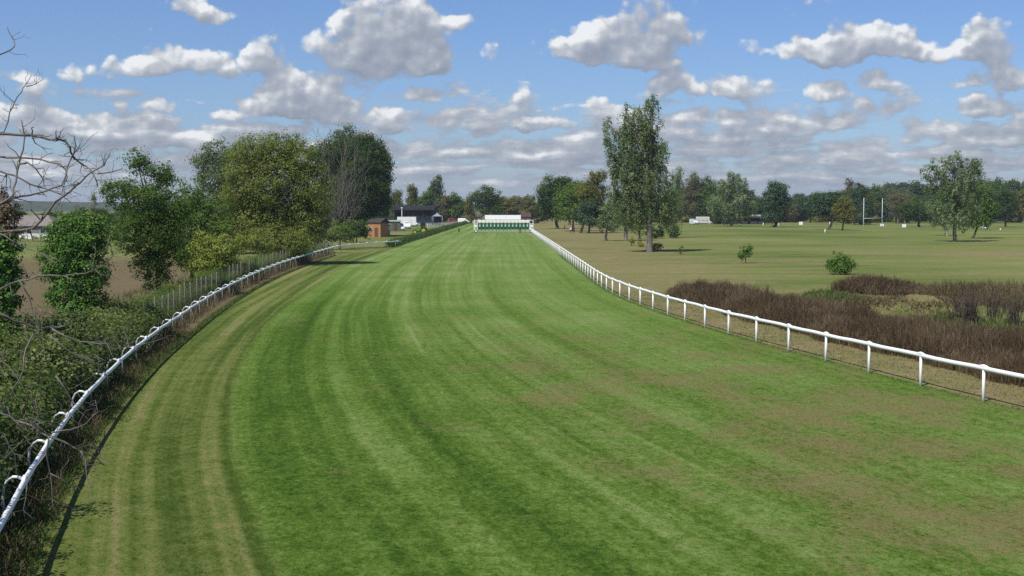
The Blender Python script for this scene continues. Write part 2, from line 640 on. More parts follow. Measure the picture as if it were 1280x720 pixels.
        straw = t.ramp(t.m('ADD', t.m('MULTIPLY', t.m('SUBTRACT', fine, 0.5), 1.0), t.m('ADD', t.m('MULTIPLY', t.m('SUBTRACT', mid, 0.5), 0.8), 0.5)),
                       [(0.1, (0.109, 0.098, 0.039)), (0.5, (0.201, 0.163, 0.081)), (0.9, (0.299, 0.236, 0.132))])
        f = t.m('ADD', dryA, t.m('ADD', t.m('MULTIPLY', t.m('SUBTRACT', st, 0.5), 2.9), t.m('MULTIPLY', t.m('SUBTRACT', mid, 0.5), 1.5)), clamp=True)
        c = t.mix(f, green, straw)
        soil = t.ramp(t.m('ADD', t.m('MULTIPLY', fine, 0.6), t.m('MULTIPLY', mid, 0.4)), [(0.3, (0.080, 0.058, 0.034)), (0.7, (0.185, 0.135, 0.084))])
        f2 = t.m('ADD', soilA, t.m('MULTIPLY', t.m('SUBTRACT', mid, 0.5), 1.2), clamp=True)
        f2 = t.m('MULTIPLY', f2, t.rng(soilA, 0.02, 0.3))
        c = t.mix(f2, c, soil)
    t.put(b.inputs['Base Color'], c)
    b.inputs['Roughness'].default_value = 0.9
    b.inputs['Specular IOR Level'].default_value = 0.02
    bp = t.n('ShaderNodeBump')
    bp.inputs['Strength'].default_value = 0.7
    bp.inputs['Distance'].default_value = 0.06
    t.put(bp.inputs['Height'], t.m('ADD', t.noise(pos, 14.0, 6, 0.75), t.m('MULTIPLY', mid, 0.5)))
    t.put(b.inputs['Normal'], bp.outputs[0])
    t.nt.links.new(b.outputs[0], out.inputs[0])
    return m


def spaced(segs):
    q = []
    for a, b, s in segs:
        q += list(np.arange(a, b, s))
    q.append(segs[-1][1])
    return np.array(q, float)


def build_ground():
    xs = spaced([(-5200, -600, 400), (-600, -120, 24), (-120, -40, 3), (-40, 60, 1.0), (60, 180, 4), (180, 600, 24), (600, 5200, 400)])
    ys = spaced([(-3000, -200, 400), (-200, 0, 40), (0, 140, 1.0), (140, 360, 3), (360, 800, 15), (800, 6400, 400)])
    X, Y = np.meshgrid(xs, ys)
    Z = np.zeros_like(X)
    rr, ll = RIGHT(np.clip(Y, 0, 600)), left_edge(np.clip(Y, 0, 600))
    dR, dL = X - rr, ll - X
    # the shallow ditch in the scrub on the right
    ditch = np.exp(-((dR - 8.5) / 2.6) ** 2) * np.clip((78 - Y) / 12, 0, 1)
    Z -= 0.7 * ditch * (Y > 5)
    # the bank beyond the brambles on the left drops a little
    Z -= 0.5 * np.clip((dL - 3) / 10, 0, 1) * (Y > 0) * np.clip((150 - Y) / 40, 0, 1)
    w = 6.0 + Y * 0.05                                   # the track beside the rail where machines run
    dry = 0.72 * np.exp(-np.clip((dR - w) / 5.0, 0, None) ** 2) * (dR > -2)
    dry = np.maximum(dry, 0.16 * np.exp(-np.clip((dR - 26) / 18.0, 0, None) ** 2) * (dR > -2))
    dry = np.where(dR > 0, dry, 0)
    for (cx, cy, rx, ry, am) in ((64, 178, 18, 12, .85), (28, 150, 16, 12, .55), (40, 122, 30, 7, .62), (95, 225, 34, 12, .55), (60, 90, 30, 6, .85), (20, 190, 10, 26, .5), (75, 150, 40, 7, .4),
                                 (30, 100, 12, 8, .6), (110, 190, 40, 10, .45)):
        dry = np.maximum(dry, am * np.exp(-((X - cx) / rx) ** 2 - ((Y - cy) / ry) ** 2))
    lush = np.exp(-((X - 62) / 26) ** 2 - ((Y - 112) / 12) ** 2) * 0.4
    dry = np.where(dR > 0, dry - lush - .12, np.where(dL > 0, 0.20, 0.3))
    dry = np.where((dL > 0) & (Y > 180), 0.05, dry)
    soil = np.where((dL > -.6) & (Y < 175), np.clip((dL + .6) / .8, 0, 1) * np.clip((175 - Y) / 30, 0, 1) * 0.85, 0)
    soil = np.maximum(soil, np.where(dR > 0, 0.55 * ditch, 0))
    v = np.stack([X.ravel(), Y.ravel(), Z.ravel()], 1)
    nx, ny = len(xs), len(ys)
    i = (np.arange(ny - 1)[:, None] * nx + np.arange(nx - 1)[None]).ravel()
    f = np.stack([i, i + 1, i + nx + 1, i + nx], 1)
    o = arr_mesh('ground', v, f, grass_shader('meadow'), smooth=True)
    for nm, a in (('dry', dry), ('soil', soil)):
        at = o.data.attributes.new(nm, 'FLOAT', 'POINT')
        at.data.foreach_set('value', a.ravel().astype(np.float32))
    tag(o, kind='structure')


def build_track():
    ys = spaced([(2, 130, 1.5), (130, 420, 4), (420, 560, 20)])
    n = 17
    vs, uv = [], []
    for y in ys:
        a, b, g = float(left_edge(y)), float(RIGHT(y)) + 0.25, float(GREEN(y))
        for k in range(n):
            x = a + (b - a) * k / (n - 1)
            # a track is never quite flat
            z = 0.004 + 0.03 * (0.5 + 0.5 * math.sin(x * .35 + y * .07)) * math.sin(math.pi * k / (n - 1))
            vs.append((x, y, z))
            uv.append(((x - g) if x < g else (x - g) / (b - g) * 24.0, y))
    i = (np.arange(len(ys) - 1)[:, None] * n + np.arange(n - 1)[None]).ravel()
    f = np.stack([i, i + 1, i + n + 1, i + n], 1)
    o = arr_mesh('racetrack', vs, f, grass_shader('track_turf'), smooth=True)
    l = o.data.uv_layers.new(name='course')
    l.data.foreach_set('uv', np.array(uv, dtype=np.float32)[f.ravel()].ravel())
    tag(o, kind='structure')


build_ground()
build_track()


def tufts(name, pts, mat, hmin, hmax, per, spread, rng, lean=0.35, wid=0.012, kind='stuff', label=None):
    """blades of unmown grass or dry stems sprinkled round the given points: one object of stuff"""
    P = np.repeat(np.asarray(pts, float), per, axis=0)
    n = len(P)
    P[:, :2] += rng.normal(0, spread, (n, 2))
    h = rng.uniform(hmin, hmax, n)
    a = rng.uniform(0, 2 * np.pi, n)
    ln = rng.normal(0, lean, (n, 2)) * h[:, None]
    sd = np.stack([np.cos(a), np.sin(a)], 1) * (wid * rng.uniform(.7, 1.5, n))[:, None]
    b0 = P.copy(); b0[:, :2] -= sd
    b1 = P.copy(); b1[:, :2] += sd
    t0 = P.copy(); t0[:, :2] += ln + sd * .35; t0[:, 2] += h
    t1 = P.copy(); t1[:, :2] += ln - sd * .35; t1[:, 2] += h
    v = np.stack([b0, b1, t0, t1], 1).reshape(-1, 3)
    f = np.arange(4 * n).reshape(-1, 4)
    o = arr_mesh(name, v, f, mat, tint=rng.uniform(0, 1, n))
    tag(o, label, None, None, kind)
    return o


def sward():
    rng = np.random.default_rng(9)
    n = 300000
    y = 13 + 52 * rng.uniform(0, 1, n) ** 1.7
    a, b, g = left_edge(y) + .1, RIGHT(y), GREEN(y)
    x = a + (b - a) * rng.uniform(0, 1, n)
    # blades gather in tufts
    x = x + .10 * np.sin(x * 23 + y * 17) + rng.normal(0, .02, n)
    z = 0.004 + 0.03 * (0.5 + 0.5 * np.sin(x * .35 + y * .07)) * np.sin(np.pi * np.clip((x - a) / (b - a), 0, 1)) - .006
    h = rng.uniform(.010, .032, n) * (1 + .5 * (rng.uniform(0, 1, n) < .06))
    th = rng.uniform(0, 2 * np.pi, n)
    ln = rng.normal(0, 1.7, (n, 2)) * h[:, None]
    sd = np.stack([np.cos(th), np.sin(th)], 1) * (rng.uniform(.004, .010, n))[:, None]
    P = np.stack([x, y, z], 1)
    b0, b1, t0, t1 = P.copy(), P.copy(), P.copy(), P.copy()
    b0[:, :2] -= sd
    b1[:, :2] += sd
    t0[:, :2] += ln + sd * .4
    t1[:, :2] += ln - sd * .4
    t0[:, 2] += h
    t1[:, 2] += h
    v = np.stack([b0, b1, t0, t1], 1).reshape(-1, 3)
    o = arr_mesh('mown_grass', v, np.arange(4 * n).reshape(-1, 4), bpy.data.materials['track_turf'])
    u = np.where(x < g, x - g, (x - g) / (b + .25 - g) * 24.0)
    uv = np.repeat(np.stack([u, y], 1)[:, None], 4, 1).reshape(-1, 2).astype(np.float32)
    o.data.uv_layers.new(name='course').data.foreach_set('uv', uv.ravel())
    tag(o, kind='stuff')


sward()

# ------------------------------------------------------------------ distant wooded hills
def build_hills():
    rng = np.random.default_rng(5)
    vs, fs = [], []
    ang = np.linspace(-1.15, 1.15, 140)
    prof = [(2500, -2.0), (2650, .45), (2900, .85), (3250, 1.0), (3700, .7), (4300, -.2)]
    ph = rng.uniform(0, 6.28, 6)
    for a in ang:
        hh = 21 + 4.0 * math.sin(a * 5 + ph[0]) + 2.5 * math.sin(a * 13 + ph[1]) + 1.2 * math.sin(a * 37 + ph[2]) + .6 * math.sin(a * 90 + ph[3])
        for d, k in prof:
            vs.append((d * math.sin(a), d * math.cos(a), hh * k if k > 0 else -3))
    n = len(prof)
    i = (np.arange(len(ang) - 1)[:, None] * n + np.arange(n - 1)[None]).ravel()
    f = np.stack([i, i + n, i + n + 1, i + 1], 1)
    m, t, out = material('wooded_hill')
    b = t.n('ShaderNodeBsdfPrincipled')
    pos = t.n('ShaderNodeNewGeometry').outputs['Position']
    t.put(b.inputs['Base Color'], t.ramp(t.noise(pos, 0.03, 5, 0.65), [(0.3, (0.022, 0.036, 0.016)), (0.7, (0.060, 0.078, 0.032))]))
    b.inputs['Roughness'].default_value = 1.0
    b.inputs['Specular IOR Level'].default_value = 0.0
    t.nt.links.new(b.outputs[0], out.inputs[0])
    tag(arr_mesh('hills', vs, f, m, smooth=True), kind='structure')


build_hills()

# ------------------------------------------------------------------ foliage
LEAF = {
    'oak': leafmat('oak_leaf', (0.029, 0.070, 0.012), (0.061, 0.126, 0.023), (0.126, 0.200, 0.041)),
    'dark': leafmat('dark_leaf', (0.022, 0.054, 0.016), (0.042, 0.092, 0.025), (0.086, 0.146, 0.038)),
    'mid': leafmat('mid_leaf', (0.049, 0.102, 0.020), (0.091, 0.167, 0.032), (0.163, 0.241, 0.053)),
    'lime': leafmat('lime_leaf', (0.112, 0.160, 0.025), (0.226, 0.276, 0.048), (0.389, 0.420, 0.098)),
    'plane': leafmat('plane_leaf', (0.104, 0.133, 0.036), (0.183, 0.228, 0.049), (0.326, 0.362, 0.078)),
    'blue': leafmat('willow_leaf', (0.048, 0.082, 0.037), (0.094, 0.142, 0.064), (0.158, 0.209, 0.097)),
    'birch': leafmat('birch_leaf', (0.095, 0.152, 0.069), (0.183, 0.251, 0.117), (0.330, 0.390, 0.195)),
    'autumn': leafmat('autumn_leaf', (0.091, 0.098, 0.024), (0.163, 0.163, 0.037), (0.276, 0.241, 0.058)),
    'rust': leafmat('fading_leaf', (0.082, 0.076, 0.040), (0.144, 0.126, 0.061), (0.216, 0.180, 0.090)),
    'pine': leafmat('pine_needles', (0.019, 0.046, 0.019), (0.042, 0.080, 0.035), (0.077, 0.122, 0.050), 0.12),
    'ivy': leafmat('ivy_leaf', (0.032, 0.094, 0.017), (0.073, 0.167, 0.026), (0.154, 0.265, 0.053), 0.22),
    'bramble': leafmat('bramble_leaf', (0.047, 0.083, 0.022), (0.094, 0.140, 0.036), (0.198, 0.226, 0.076), 0.25),
    'bright': leafmat('young_leaf', (0.047, 0.115, 0.016), (0.084, 0.169, 0.027), (0.149, 0.236, 0.054), 0.35),
    'yellow': leafmat('yellow_leaf', (0.144, 0.162, 0.014), (0.252, 0.252, 0.026), (0.372, 0.342, 0.048), 0.3),
    'dead': leafmat('dead_leaf', (0.077, 0.053, 0.031), (0.132, 0.094, 0.053), (0.209, 0.154, 0.088), 0.1),
    'hedge': leafmat('hedge_leaf', (0.029, 0.068, 0.018), (0.054, 0.108, 0.025), (0.100, 0.162, 0.043), 0.2),
    'scrub': leafmat('scrub_stem', (0.050, 0.033, 0.018), (0.094, 0.063, 0.036), (0.185, 0.140, 0.085), 0.05),
    'reed': leafmat('reed_stem', (0.066, 0.051, 0.024), (0.127, 0.099, 0.050), (0.209, 0.165, 0.094), 0.1),
    'grass': leafmat('grass_blade', (0.034, 0.068, 0.013), (0.068, 0.112, 0.026), (0.156, 0.169, 0.065), 0.25),
    'weed': leafmat('weed_stem', (0.080, 0.055, 0.030), (0.130, 0.095, 0.052), (0.190, 0.150, 0.090), 0.1),
}
BARK = barkmat('bark', (0.040, 0.032, 0.024), (0.105, 0.085, 0.066))
BARK_PALE = barkmat('birch_bark', (0.13, 0.12, 0.105), (0.42, 0.40, 0.36), 3.0)
BARK_GREY = barkmat('grey_bark', (0.085, 0.076, 0.064), (0.200, 0.182, 0.158))
BARK_DRY = barkmat('dry_bark', (0.10, 0.078, 0.055), (0.235, 0.190, 0.140))


def leaf_quads(c, nrm, size, asp, rng):
    """one bent rhomb of two triangles' worth per leaf"""
    n = len(c)
    r = rng.normal(0, 1, (n, 3))
    a = np.cross(nrm, r)
    a /= np.linalg.norm(a, axis=1, keepdims=True) + 1e-9
    b = np.cross(nrm, a)
    s = size[:, None]
    tip, tail = c + a * s, c - a * s
    fold = nrm * s * 0.25
    l, r_ = c + b * s * asp + fold, c - b * s * asp + fold
    v = np.stack([tail, r_, tip, l], 1).reshape(-1, 3)
    return v, np.arange(4 * n).reshape(-1, 4)


def crown(blobs, rng, dens=1.0, per=26, cr=0.45, leaf=0.16, weep=0.0, flat=0.75, up=0.55, inner=0.25, asp=0.55):
    """leaves in sprays through the volume of the crown's lobes; returns verts, faces, tint, spray centres"""
    cen, lob = [], []
    for bi, (c, r) in enumerate(blobs):
        c, r = np.array(c, float), np.array(r, float)
        area = 4 * math.pi * (((r[0] * r[1]) ** 1.6 + (r[0] * r[2]) ** 1.6 + (r[1] * r[2]) ** 1.6) / 3) ** (1 / 1.6)
        n = max(4, int(area * dens))
        d = rng.normal(0, 1, (n, 3))
        d /= np.linalg.norm(d, axis=1, keepdims=True)
        rad = rng.uniform(inner, 1.0, n) ** 0.55
        # lobes are lumpy, not round
        lump = 1 + 0.22 * np.sin(d[:, 0] * 4.1 + bi * 1.7) * np.cos(d[:, 2] * 3.7 + bi) + rng.normal(0, 0.09, n)
        p = c + d * r * (rad * lump)[:, None]
        cen.append(p)
        lob.append(np.full(n, bi))
    cen = np.concatenate(cen)
    lob = np.concatenate(lob)
    nc = len(cen)
    mid = np.array([np.array(b[0], float) for b in blobs]).mean(0)
    ctint = rng.uniform(0, 1, nc) * 0.6 + rng.uniform(0, 0.25, len(blobs))[lob]
    k = rng.poisson(per, nc) + 2
    idx = np.repeat(np.arange(nc), k)
    n = len(idx)
    crs = (cr * rng.uniform(.6, 1.4, nc))[idx][:, None]
    o = rng.normal(0, 1, (n, 3)) * crs * np.array([1, 1, flat]) * 0.6
    if weep > 0:
        ln = (weep * rng.uniform(.4, 1.5, nc))[idx]
        o[:, :2] *= 0.6
        o[:, 2] = -rng.uniform(0, 1, n) * ln + rng.normal(0, .1, n)
    p = cen[idx] + o
    lc = np.array([np.array(b_[0], float) for b_ in blobs])[lob[idx]]
    outw = p - lc
    outw /= np.linalg.norm(outw, axis=1, keepdims=True) + 1e-9
    dome = o / (np.linalg.norm(o, axis=1, keepdims=True) + 1e-9)
    nrm = rng.normal(0, .38, (n, 3)) + outw * 0.55 + dome * 0.45
    nrm[:, 2] += up
    nrm /= np.linalg.norm(nrm, axis=1, keepdims=True)
    sz = leaf * rng.uniform(.55, 1.25, n)
    v, f = leaf_quads(p, nrm, sz, asp, rng)
    tint = np.clip(ctint[idx] + rng.normal(0, .16, n), 0, 1)
    return v, f, tint, cen, lob


def wander(a, b, rng, amp, n=5):
    a, b = Vector(a), Vector(b)
    L = (b - a).length
    pts = []
    for i in range(n + 1):
        t = i / n
        q = a.lerp(b, t)
        if 0 < i < n:
            q = q + Vector(rng.normal(0, amp * L, 3))
        pts.append(q)
    return pts


def trunk_mesh(base, blobs, cen, lob, rng, r0, fork=None, twigs=6, ends=None, sides=8):
    """a tapered trunk with root flare, a limb to each lobe and branches to some of its sprays"""
    mb = MB()
    base = Vector(base)
    tops = [Vector(b[0]) for b in blobs]
    if fork is None:
        fork = base.lerp(sum(tops, Vector()) / len(tops), 0.5)
    fork = Vector(fork)
    pts = [base + Vector((0, 0, -0.2)), base + Vector((0, 0, 0.15)), base.lerp(fork, .3), base.lerp(fork, .65), fork]
    for i in (2, 3):
        pts[i] = pts[i] + Vector(rng.normal(0, .06 * r0 * 8, 3)) * Vector((1, 1, 0)).length * .4
    hi = max(tops, key=lambda q: q.z)
    mb.tube(pts + [fork.lerp(hi, .35), fork.lerp(hi, .75), hi], [r0 * 1.5, r0 * 1.12, r0 * .95, r0 * .85, r0 * .75, r0 * .5, r0 * .28, r0 * .1], sides)
    for bi, q in enumerate(tops):
        w = wander(fork.lerp(hi, .0 if q.z < fork.z + .5 else rng.uniform(0, .35)), q, rng, .05, 4)
        k = r0 * rng.uniform(.30, .42)
        mb.tube(w, [k * 1.1, k * .9, k * .7, k * .5, k * .3], 6)
        mine = cen[lob == bi]
        if len(mine) and twigs:
            for j in rng.choice(len(mine), min(twigs, len(mine)), replace=False):
                s = Vector(w[int(rng.integers(2, 5))])
                mb.tube(wander(s, mine[j], rng, .07, 3), [k * .34, k * .24, k * .15, k * .06], 4)
    return mb


def px_blobs(blobs, Y, rng, jit=0.35, thick=1.0):
    """crown lobes measured on the photo become ellipsoids of real size at distance Y"""
    out = []
    for b in blobs:
        cx, cy, rx, ry = b[:4]
        dy = b[4] if len(b) > 4 else rng.uniform(-jit, jit) * rx * Y / FPX
        c = W(cx, cy, Y + dy)
        m = (Y + dy) / FPX
        out.append((c, (rx * m, max(rx, ry * .7) * m * .85 * thick, ry * m)))
    return out


def tree(name, label, cat, base, blobs, leafkind, Y=None, seed=0, r0=0.25, bark=None, group=None, fork=None, twigs=6, z=0.0, **kw):
    """base: photo pixel of the foot of the trunk (or a world point); blobs: crown lobes"""
    rng = np.random.default_rng(seed + 11)
    b = base if isinstance(base, Vector) else (G(*base) if Y is None else Vector((W(base[0], base[1], Y).x, Y, z)))
    Yd = b.y
    bl = px_blobs(blobs, Yd, rng)
    root = empty(name, b, 0, label, cat, group)
    loc = [((c - b), r) for c, r in bl]
    v, f, tint, cen, lob = crown(loc, rng, **kw)
    if fork is not None:
        fork = W(*fork, Yd) - b
    trunk_mesh((0, 0, 0), loc, cen, lob, rng, r0, fork, twigs).build('trunk', bark or BARK, root)
    arr_mesh('crown', v, f, LEAF[leafkind], root, tint)
    return root

# ------------------------------------------------------------------ trees on the left of the course
tree('leafy_tree', 'dark oak-like tree with ragged top just beyond the wire fence, beside the ivy covered bush', 'tree', (200, 372),
     [(172, 203, 13, 16), (200, 217, 20, 20), (150, 240, 24, 22), (190, 252, 32, 30), (172, 290, 40, 32), (212, 300, 28, 36), (190, 335, 28, 26), (222, 262, 20, 24)],
     'oak', seed=1, r0=.20, dens=2.6, per=46, cr=.40, leaf=.095, fork=(198, 318), up=.4)
tree('leafy_tree', 'mid green bushy tree between the dark ragged tree and the tall yellowish tree', 'tree', (240, 352),
     [(238, 250, 22, 24), (258, 272, 34, 30), (232, 296, 28, 30), (250, 322, 30, 20), (275, 300, 20, 26)],
     'mid', seed=2, r0=.2, dens=2.2, per=40, cr=.45, leaf=.11, fork=(242, 310))
tree('leafy_bush', 'low yellow green bush in front of the mid green tree by the fence', 'bush', (268, 356),
     [(258, 312, 26, 20), (282, 308, 22, 17), (268, 328, 30, 16), (246, 326, 16, 14)],
     'lime', seed=3, r0=.12, dens=3, per=34, cr=.35, leaf=.10, fork=(266, 340))
tree('leafy_tree', 'thin grey green willow standing behind the tall yellowish tree', 'tree', (272, 318),
     [(254, 208, 16, 20), (274, 194, 20, 18), (292, 205, 24, 26), (266, 226, 24, 22), (285, 240, 24, 26), (275, 270, 26, 26)],
     'blue', seed=4, r0=.3, dens=1.0, per=34, cr=.7, leaf=.16, bark=BARK_GREY, fork=(274, 260), up=.3)
tree('leafy_tree', 'tall wide yellowish green tree with thinning leaves behind the long left rail', 'tree', (345, 331),
     [(312, 196, 24, 24), (345, 188, 32, 24), (376, 200, 26, 26), (304, 232, 32, 32), (345, 230, 46, 40), (390, 236, 27, 36), (322, 275, 42, 34),
      (378, 275, 36, 32), (348, 302, 48, 20), (300, 290, 22, 26)],
     'plane', seed=5, r0=.32, dens=2.3, per=36, cr=.55, leaf=.12, bark=BARK_GREY, fork=(346, 285), twigs=16, up=.35, flat=.8)
tree('leafy_tree', 'big dark green oak standing over the small orange hut', 'tree', (452, 295.7),
     [(440, 184, 30, 22), (412, 196, 20, 20), (466, 192, 19, 19), (474, 218, 18, 24), (448, 225, 36, 35), (470, 248, 22, 20), (440, 262, 28, 22), (415, 240, 22, 34)],
     'dark', seed=6, r0=.6, dens=1.0, per=60, cr=.9, leaf=.22, fork=(452, 262), up=.4)


def bare_shrub(name, label, cat, base, tips, seed, bark, r0, nb, group=None, Y=None):
    """leafless tree: many fine rising branches, each forking a few times"""
    rng = np.random.default_rng(seed)
    b = G(*base) if Y is None else Vector((W(base[0], base[1], Y).x, Y, 0))
    root = empty(name, b, 0, label, cat, group)
    tr, tw = MB(), MB()
    x0, y0, x1, y1 = tips
    fork = Vector((0, 0, .25 * (W(base[0], y0, b.y).z)))
    tr.tube([(0, 0, -.2), (0.02, 0, .2), fork * .6, fork], [r0 * 1.4, r0, r0 * .85, r0 * .7], 8)
    for i in range(nb):
        px, py = rng.uniform(x0, x1), y0 + (y1 - y0) * rng.uniform(0, 1) ** 1.6
        q = W(px, py, b.y) - b
        q.y = rng.uniform(-1, 1) * abs(x1 - x0) * b.y / FPX * .4
        w = wander(fork * rng.uniform(.4, 1), q, rng, .05, 5)
        k = r0 * rng.uniform(.22, .4)
        tr.tube(w, [k, k * .8, k * .62, k * .45, k * .3, k * .12], 5)
        for j in range(9):
            s = w[int(rng.integers(2, 6))]
            e = s + Vector((rng.normal(0, .45), rng.normal(0, .45), rng.uniform(.2, 1))) * (q.length * .18)
            tw.tube(wander(s, e, rng, .08, 2), [k * .28, k * .2, k * .08], 3)
    tr.add(tw.v, tw.f, True)
    tr.build('trunk', bark, root)
    return root


bare_shrub('bare_tree', 'leafless grey brown tree in front of the big dark oak', 'tree', (424, 311), (396, 172, 462, 285), 21, BARK_GREY, .24, 56)
bare_shrub('bare_tree', 'leafless twiggy tree between the yellowish tree and the dark oak, lower than its neighbours', 'tree', (398, 317), (375, 235, 420, 300), 22, BARK_GREY, .20, 50)
tree('leafy_bush', 'dark shrub under the right edge of the yellowish tree by the fence end', 'bush', (412, 312),
     [(405, 290, 18, 14), (425, 288, 18, 16), (388, 298, 16, 12)], 'mid', seed=24, r0=.12, dens=1.2, per=22, cr=.5, leaf=.16)
tree('leafy_bush', 'dark bush in the shade of the big oak beside the orange hut', 'bush', (446, 303),
     [(440, 288, 16, 12), (452, 286, 12, 12)], 'dark', seed=25, r0=.12, dens=.9, per=24, cr=.6, leaf=.2)
tree('conifer', 'withered pale conifer top showing above the ivy bush far off', 'tree', (118, 300),
     [(118, 248, 3, 8), (118, 260, 6, 8), (118, 272, 9, 8), (118, 285, 11, 8)], 'rust', seed=26, r0=.18, dens=1.1, per=16, cr=.4, leaf=.2, bark=BARK_GREY)


# ivy clad things beside the left rail
def ivy_bush(label, base, blobs, Y, seed):
    rng = np.random.default_rng(seed)
    b = Vector((W(base[0], base[1], Y).x, Y, -.3))
    bl = [((c - b), r) for c, r in px_blobs(blobs, Y, rng, .2)]
    root = empty('ivy_bush', b, 0, label, 'bush')
    v, f, tint, cen, lob = crown(bl, rng, dens=11, per=34, cr=.24, leaf=.056, inner=.6, up=.5, asp=.8)
    trunk_mesh((0, 0, 0), bl, cen, lob, rng, .16, None, 5).build('trunk', BARK, root)
    arr_mesh('crown', v, f, LEAF['ivy'], root, tint)
    return root


ivy_bush('tall bright green ivy covered bush at the edge of the brown earth', (92, 400),
         [(92, 296, 32, 26), (112, 290, 24, 26), (82, 322, 32, 30), (108, 330, 28, 34), (92, 362, 32, 34), (100, 395, 30, 26)], 58, 31)


def ivy_snag():
    rng = np.random.default_rng(32)
    Y = 42.0
    b = Vector((W(4, 420, Y).x, Y, -.3))
    root = empty('dead_snag', b, 0, 'broken dead tree trunk wrapped in ivy at the far left edge', 'tree snag')
    m = Y / FPX
    top = W(4, 243, Y) - b
    mb = MB()
    pts = [Vector((0, 0, -.1)).lerp(top, t) + Vector(rng.normal(0, .04, 3)) for t in np.linspace(0, 1, 9)]
    mb.tube(pts, [.30, .26, .24, .23, .22, .24, .22, .17, .08], 10)
    for k in range(6):
        a = rng.uniform(0, 6.28)
        s = pts[7] + Vector((math.cos(a), math.sin(a), 0)) * .1
        mb.tube([s, s + Vector((math.cos(a) * .12, math.sin(a) * .12, rng.uniform(.1, .45)))], [.08, .015], 5)
    mb.build('trunk', BARK, root)
    bl = [(W(4, y, Y) - b, (rx * m, rx * m, 17 * m)) for y, rx in ((300, 15), (322, 18), (345, 21), (370, 20), (395, 18), (415, 22))]
    v, f, tint, cen, lob = crown(bl, rng, dens=16, per=26, cr=.2, leaf=.06, inner=.6, asp=.8)
    arr_mesh('ivy', v, f, LEAF['ivy'], root, tint)
    bl = [(W(8, y, Y) - b, (rx * m, rx * m, 10 * m)) for y, rx in ((246, 9), (260, 14), (274, 18), (290, 19))]
    v, f, tint, cen, lob = crown(bl, rng, dens=10, per=26, cr=.18, leaf=.055, inner=.5)
    arr_mesh('dead_ivy', v, f, LEAF['dead'], root, tint)


ivy_snag()


# bramble hedge between the rail and the earth field
def bramble(y0, y1, off, wid, hgt, label, seed, dens=1.0, leafk='bramble'):
    rng = np.random.default_rng(seed)
    ym = (y0 + y1) / 2
    b = Vector((float(LEFT(ym)) - off, ym, -.1))
    root = empty('bramble_hedge', b, 0, label, 'hedge')
    bl = []
    for y in np.arange(y0, y1, 1.15):
        for k in range(3):
            hh = hgt * rng.uniform(.68, 1.0) * (1.0 if k != 2 else .92)
            x = float(LEFT(y)) - off + wid * (k - 1) * .45 + rng.uniform(-.25, .25)
            bl.append((Vector((x, y + rng.uniform(-.4, .4), hh * .36)) - b, (wid * .34, .9, hh * .40)))
            bl.append((Vector((x + rng.uniform(-.15, .15), y + rng.uniform(-.4, .4), hh * .74)) - b, (wid * .34, .9, hh * .30)))
    v, f, tint, cen, lob = crown(bl, rng, dens=4.4 * dens, per=30, cr=.3, leaf=.062, inner=.5, up=.7, asp=.7)
    arr_mesh('leaves', v, f, LEAF[leafk], root, tint)['kind'] = 'stuff'
    mb = MB()
    for i in range(int((y1 - y0) * 4)):
        q = bl[int(rng.integers(len(bl)))]
        s = Vector((q[0].x + rng.normal(0, .3), q[0].y + rng.normal(0, .5), 0))
        e = s + Vector((rng.normal(.15, .6), rng.normal(0, .6), hgt * rng.uniform(.6, 1.25)))
        mb.tube(wander(s, e, rng, .08, 4), [.014, .012, .010, .007, .004], 4)
    mb.build('stems', BARK_DRY, root)['kind'] = 'stuff'


bramble(12, 30, 2.85, 2.9, 3.2, 'thick bramble hedge nearest the camera behind the left rail', 41, 1.0)
bramble(30, 46, 2.75, 2.8, 2.8, 'middle stretch of bramble hedge below the ivy covered bush', 42, .95)
bramble(46, 64, 2.35, 2.2, 2.0, 'low far stretch of bramble hedge where the wire fence begins', 43, .9)
bramble(64, 100, 2.7, 1.9, 1.1, 'low dark undergrowth along the wire fence under the ragged tree', 44, .6, 'oak')
bramble(100, 176, 2.8, 2.2, 1.5, 'dark undergrowth along the wire fence under the tall yellowish tree', 45, .42, 'mid')

rng0 = np.random.default_rng(50)
tufts('rail_weeds', [(float(LEFT(y)) + rng0.uniform(-.9, .30), y, 0) for y in np.arange(13, 64, .03)], LEAF['dark'], .04, .26, 6, .1, rng0, .6, .020)
tufts('dead_stems', [(float(LEFT(y)) + rng0.uniform(-1.0, .25), y, 0) for y in np.arange(13, 64, .03)], LEAF['scrub'], .06, .42, 6, .1, rng0, .5, .008)
tufts('dry_weeds', [(float(LEFT(y)) - rng0.uniform(.4, 1.6), y, 0) for y in np.arange(58, 176, .16)], LEAF['weed'], .25, .85, 7, .2, rng0, .25, .016)
tufts('bank_grass', [(float(LEFT(y)) - rng0.uniform(2.2, 9), y, -.25) for y in np.arange(24, 120, .10)], LEAF['grass'], .15, .55, 6, .3, rng0, .4, .016)
tufts('rail_grass', [(float(RIGHT(y)) + rng0.normal(0, .10), y, 0) for y in np.arange(20, 170, .10)], LEAF['grass'], .03, .10, 4, .10, rng0, .6, .010)
tufts('verge_grass', [(float(LEFT(y)) + rng0.normal(.32, .10), y, 0) for y in np.arange(14, 170, .06)], LEAF['grass'], .04, .16, 5, .07, rng0, .5, .010)
pp = []
for i in range(2600):
    y = 20 + 75 * rng0.uniform(0, 1) ** 1.4
    pp.append((float(RIGHT(y)) + rng0.uniform(.5, 5.0), y, 0))
tufts('dry_grass', pp, LEAF['reed'], .02, .09, 7, .22, rng0, .9, .010)


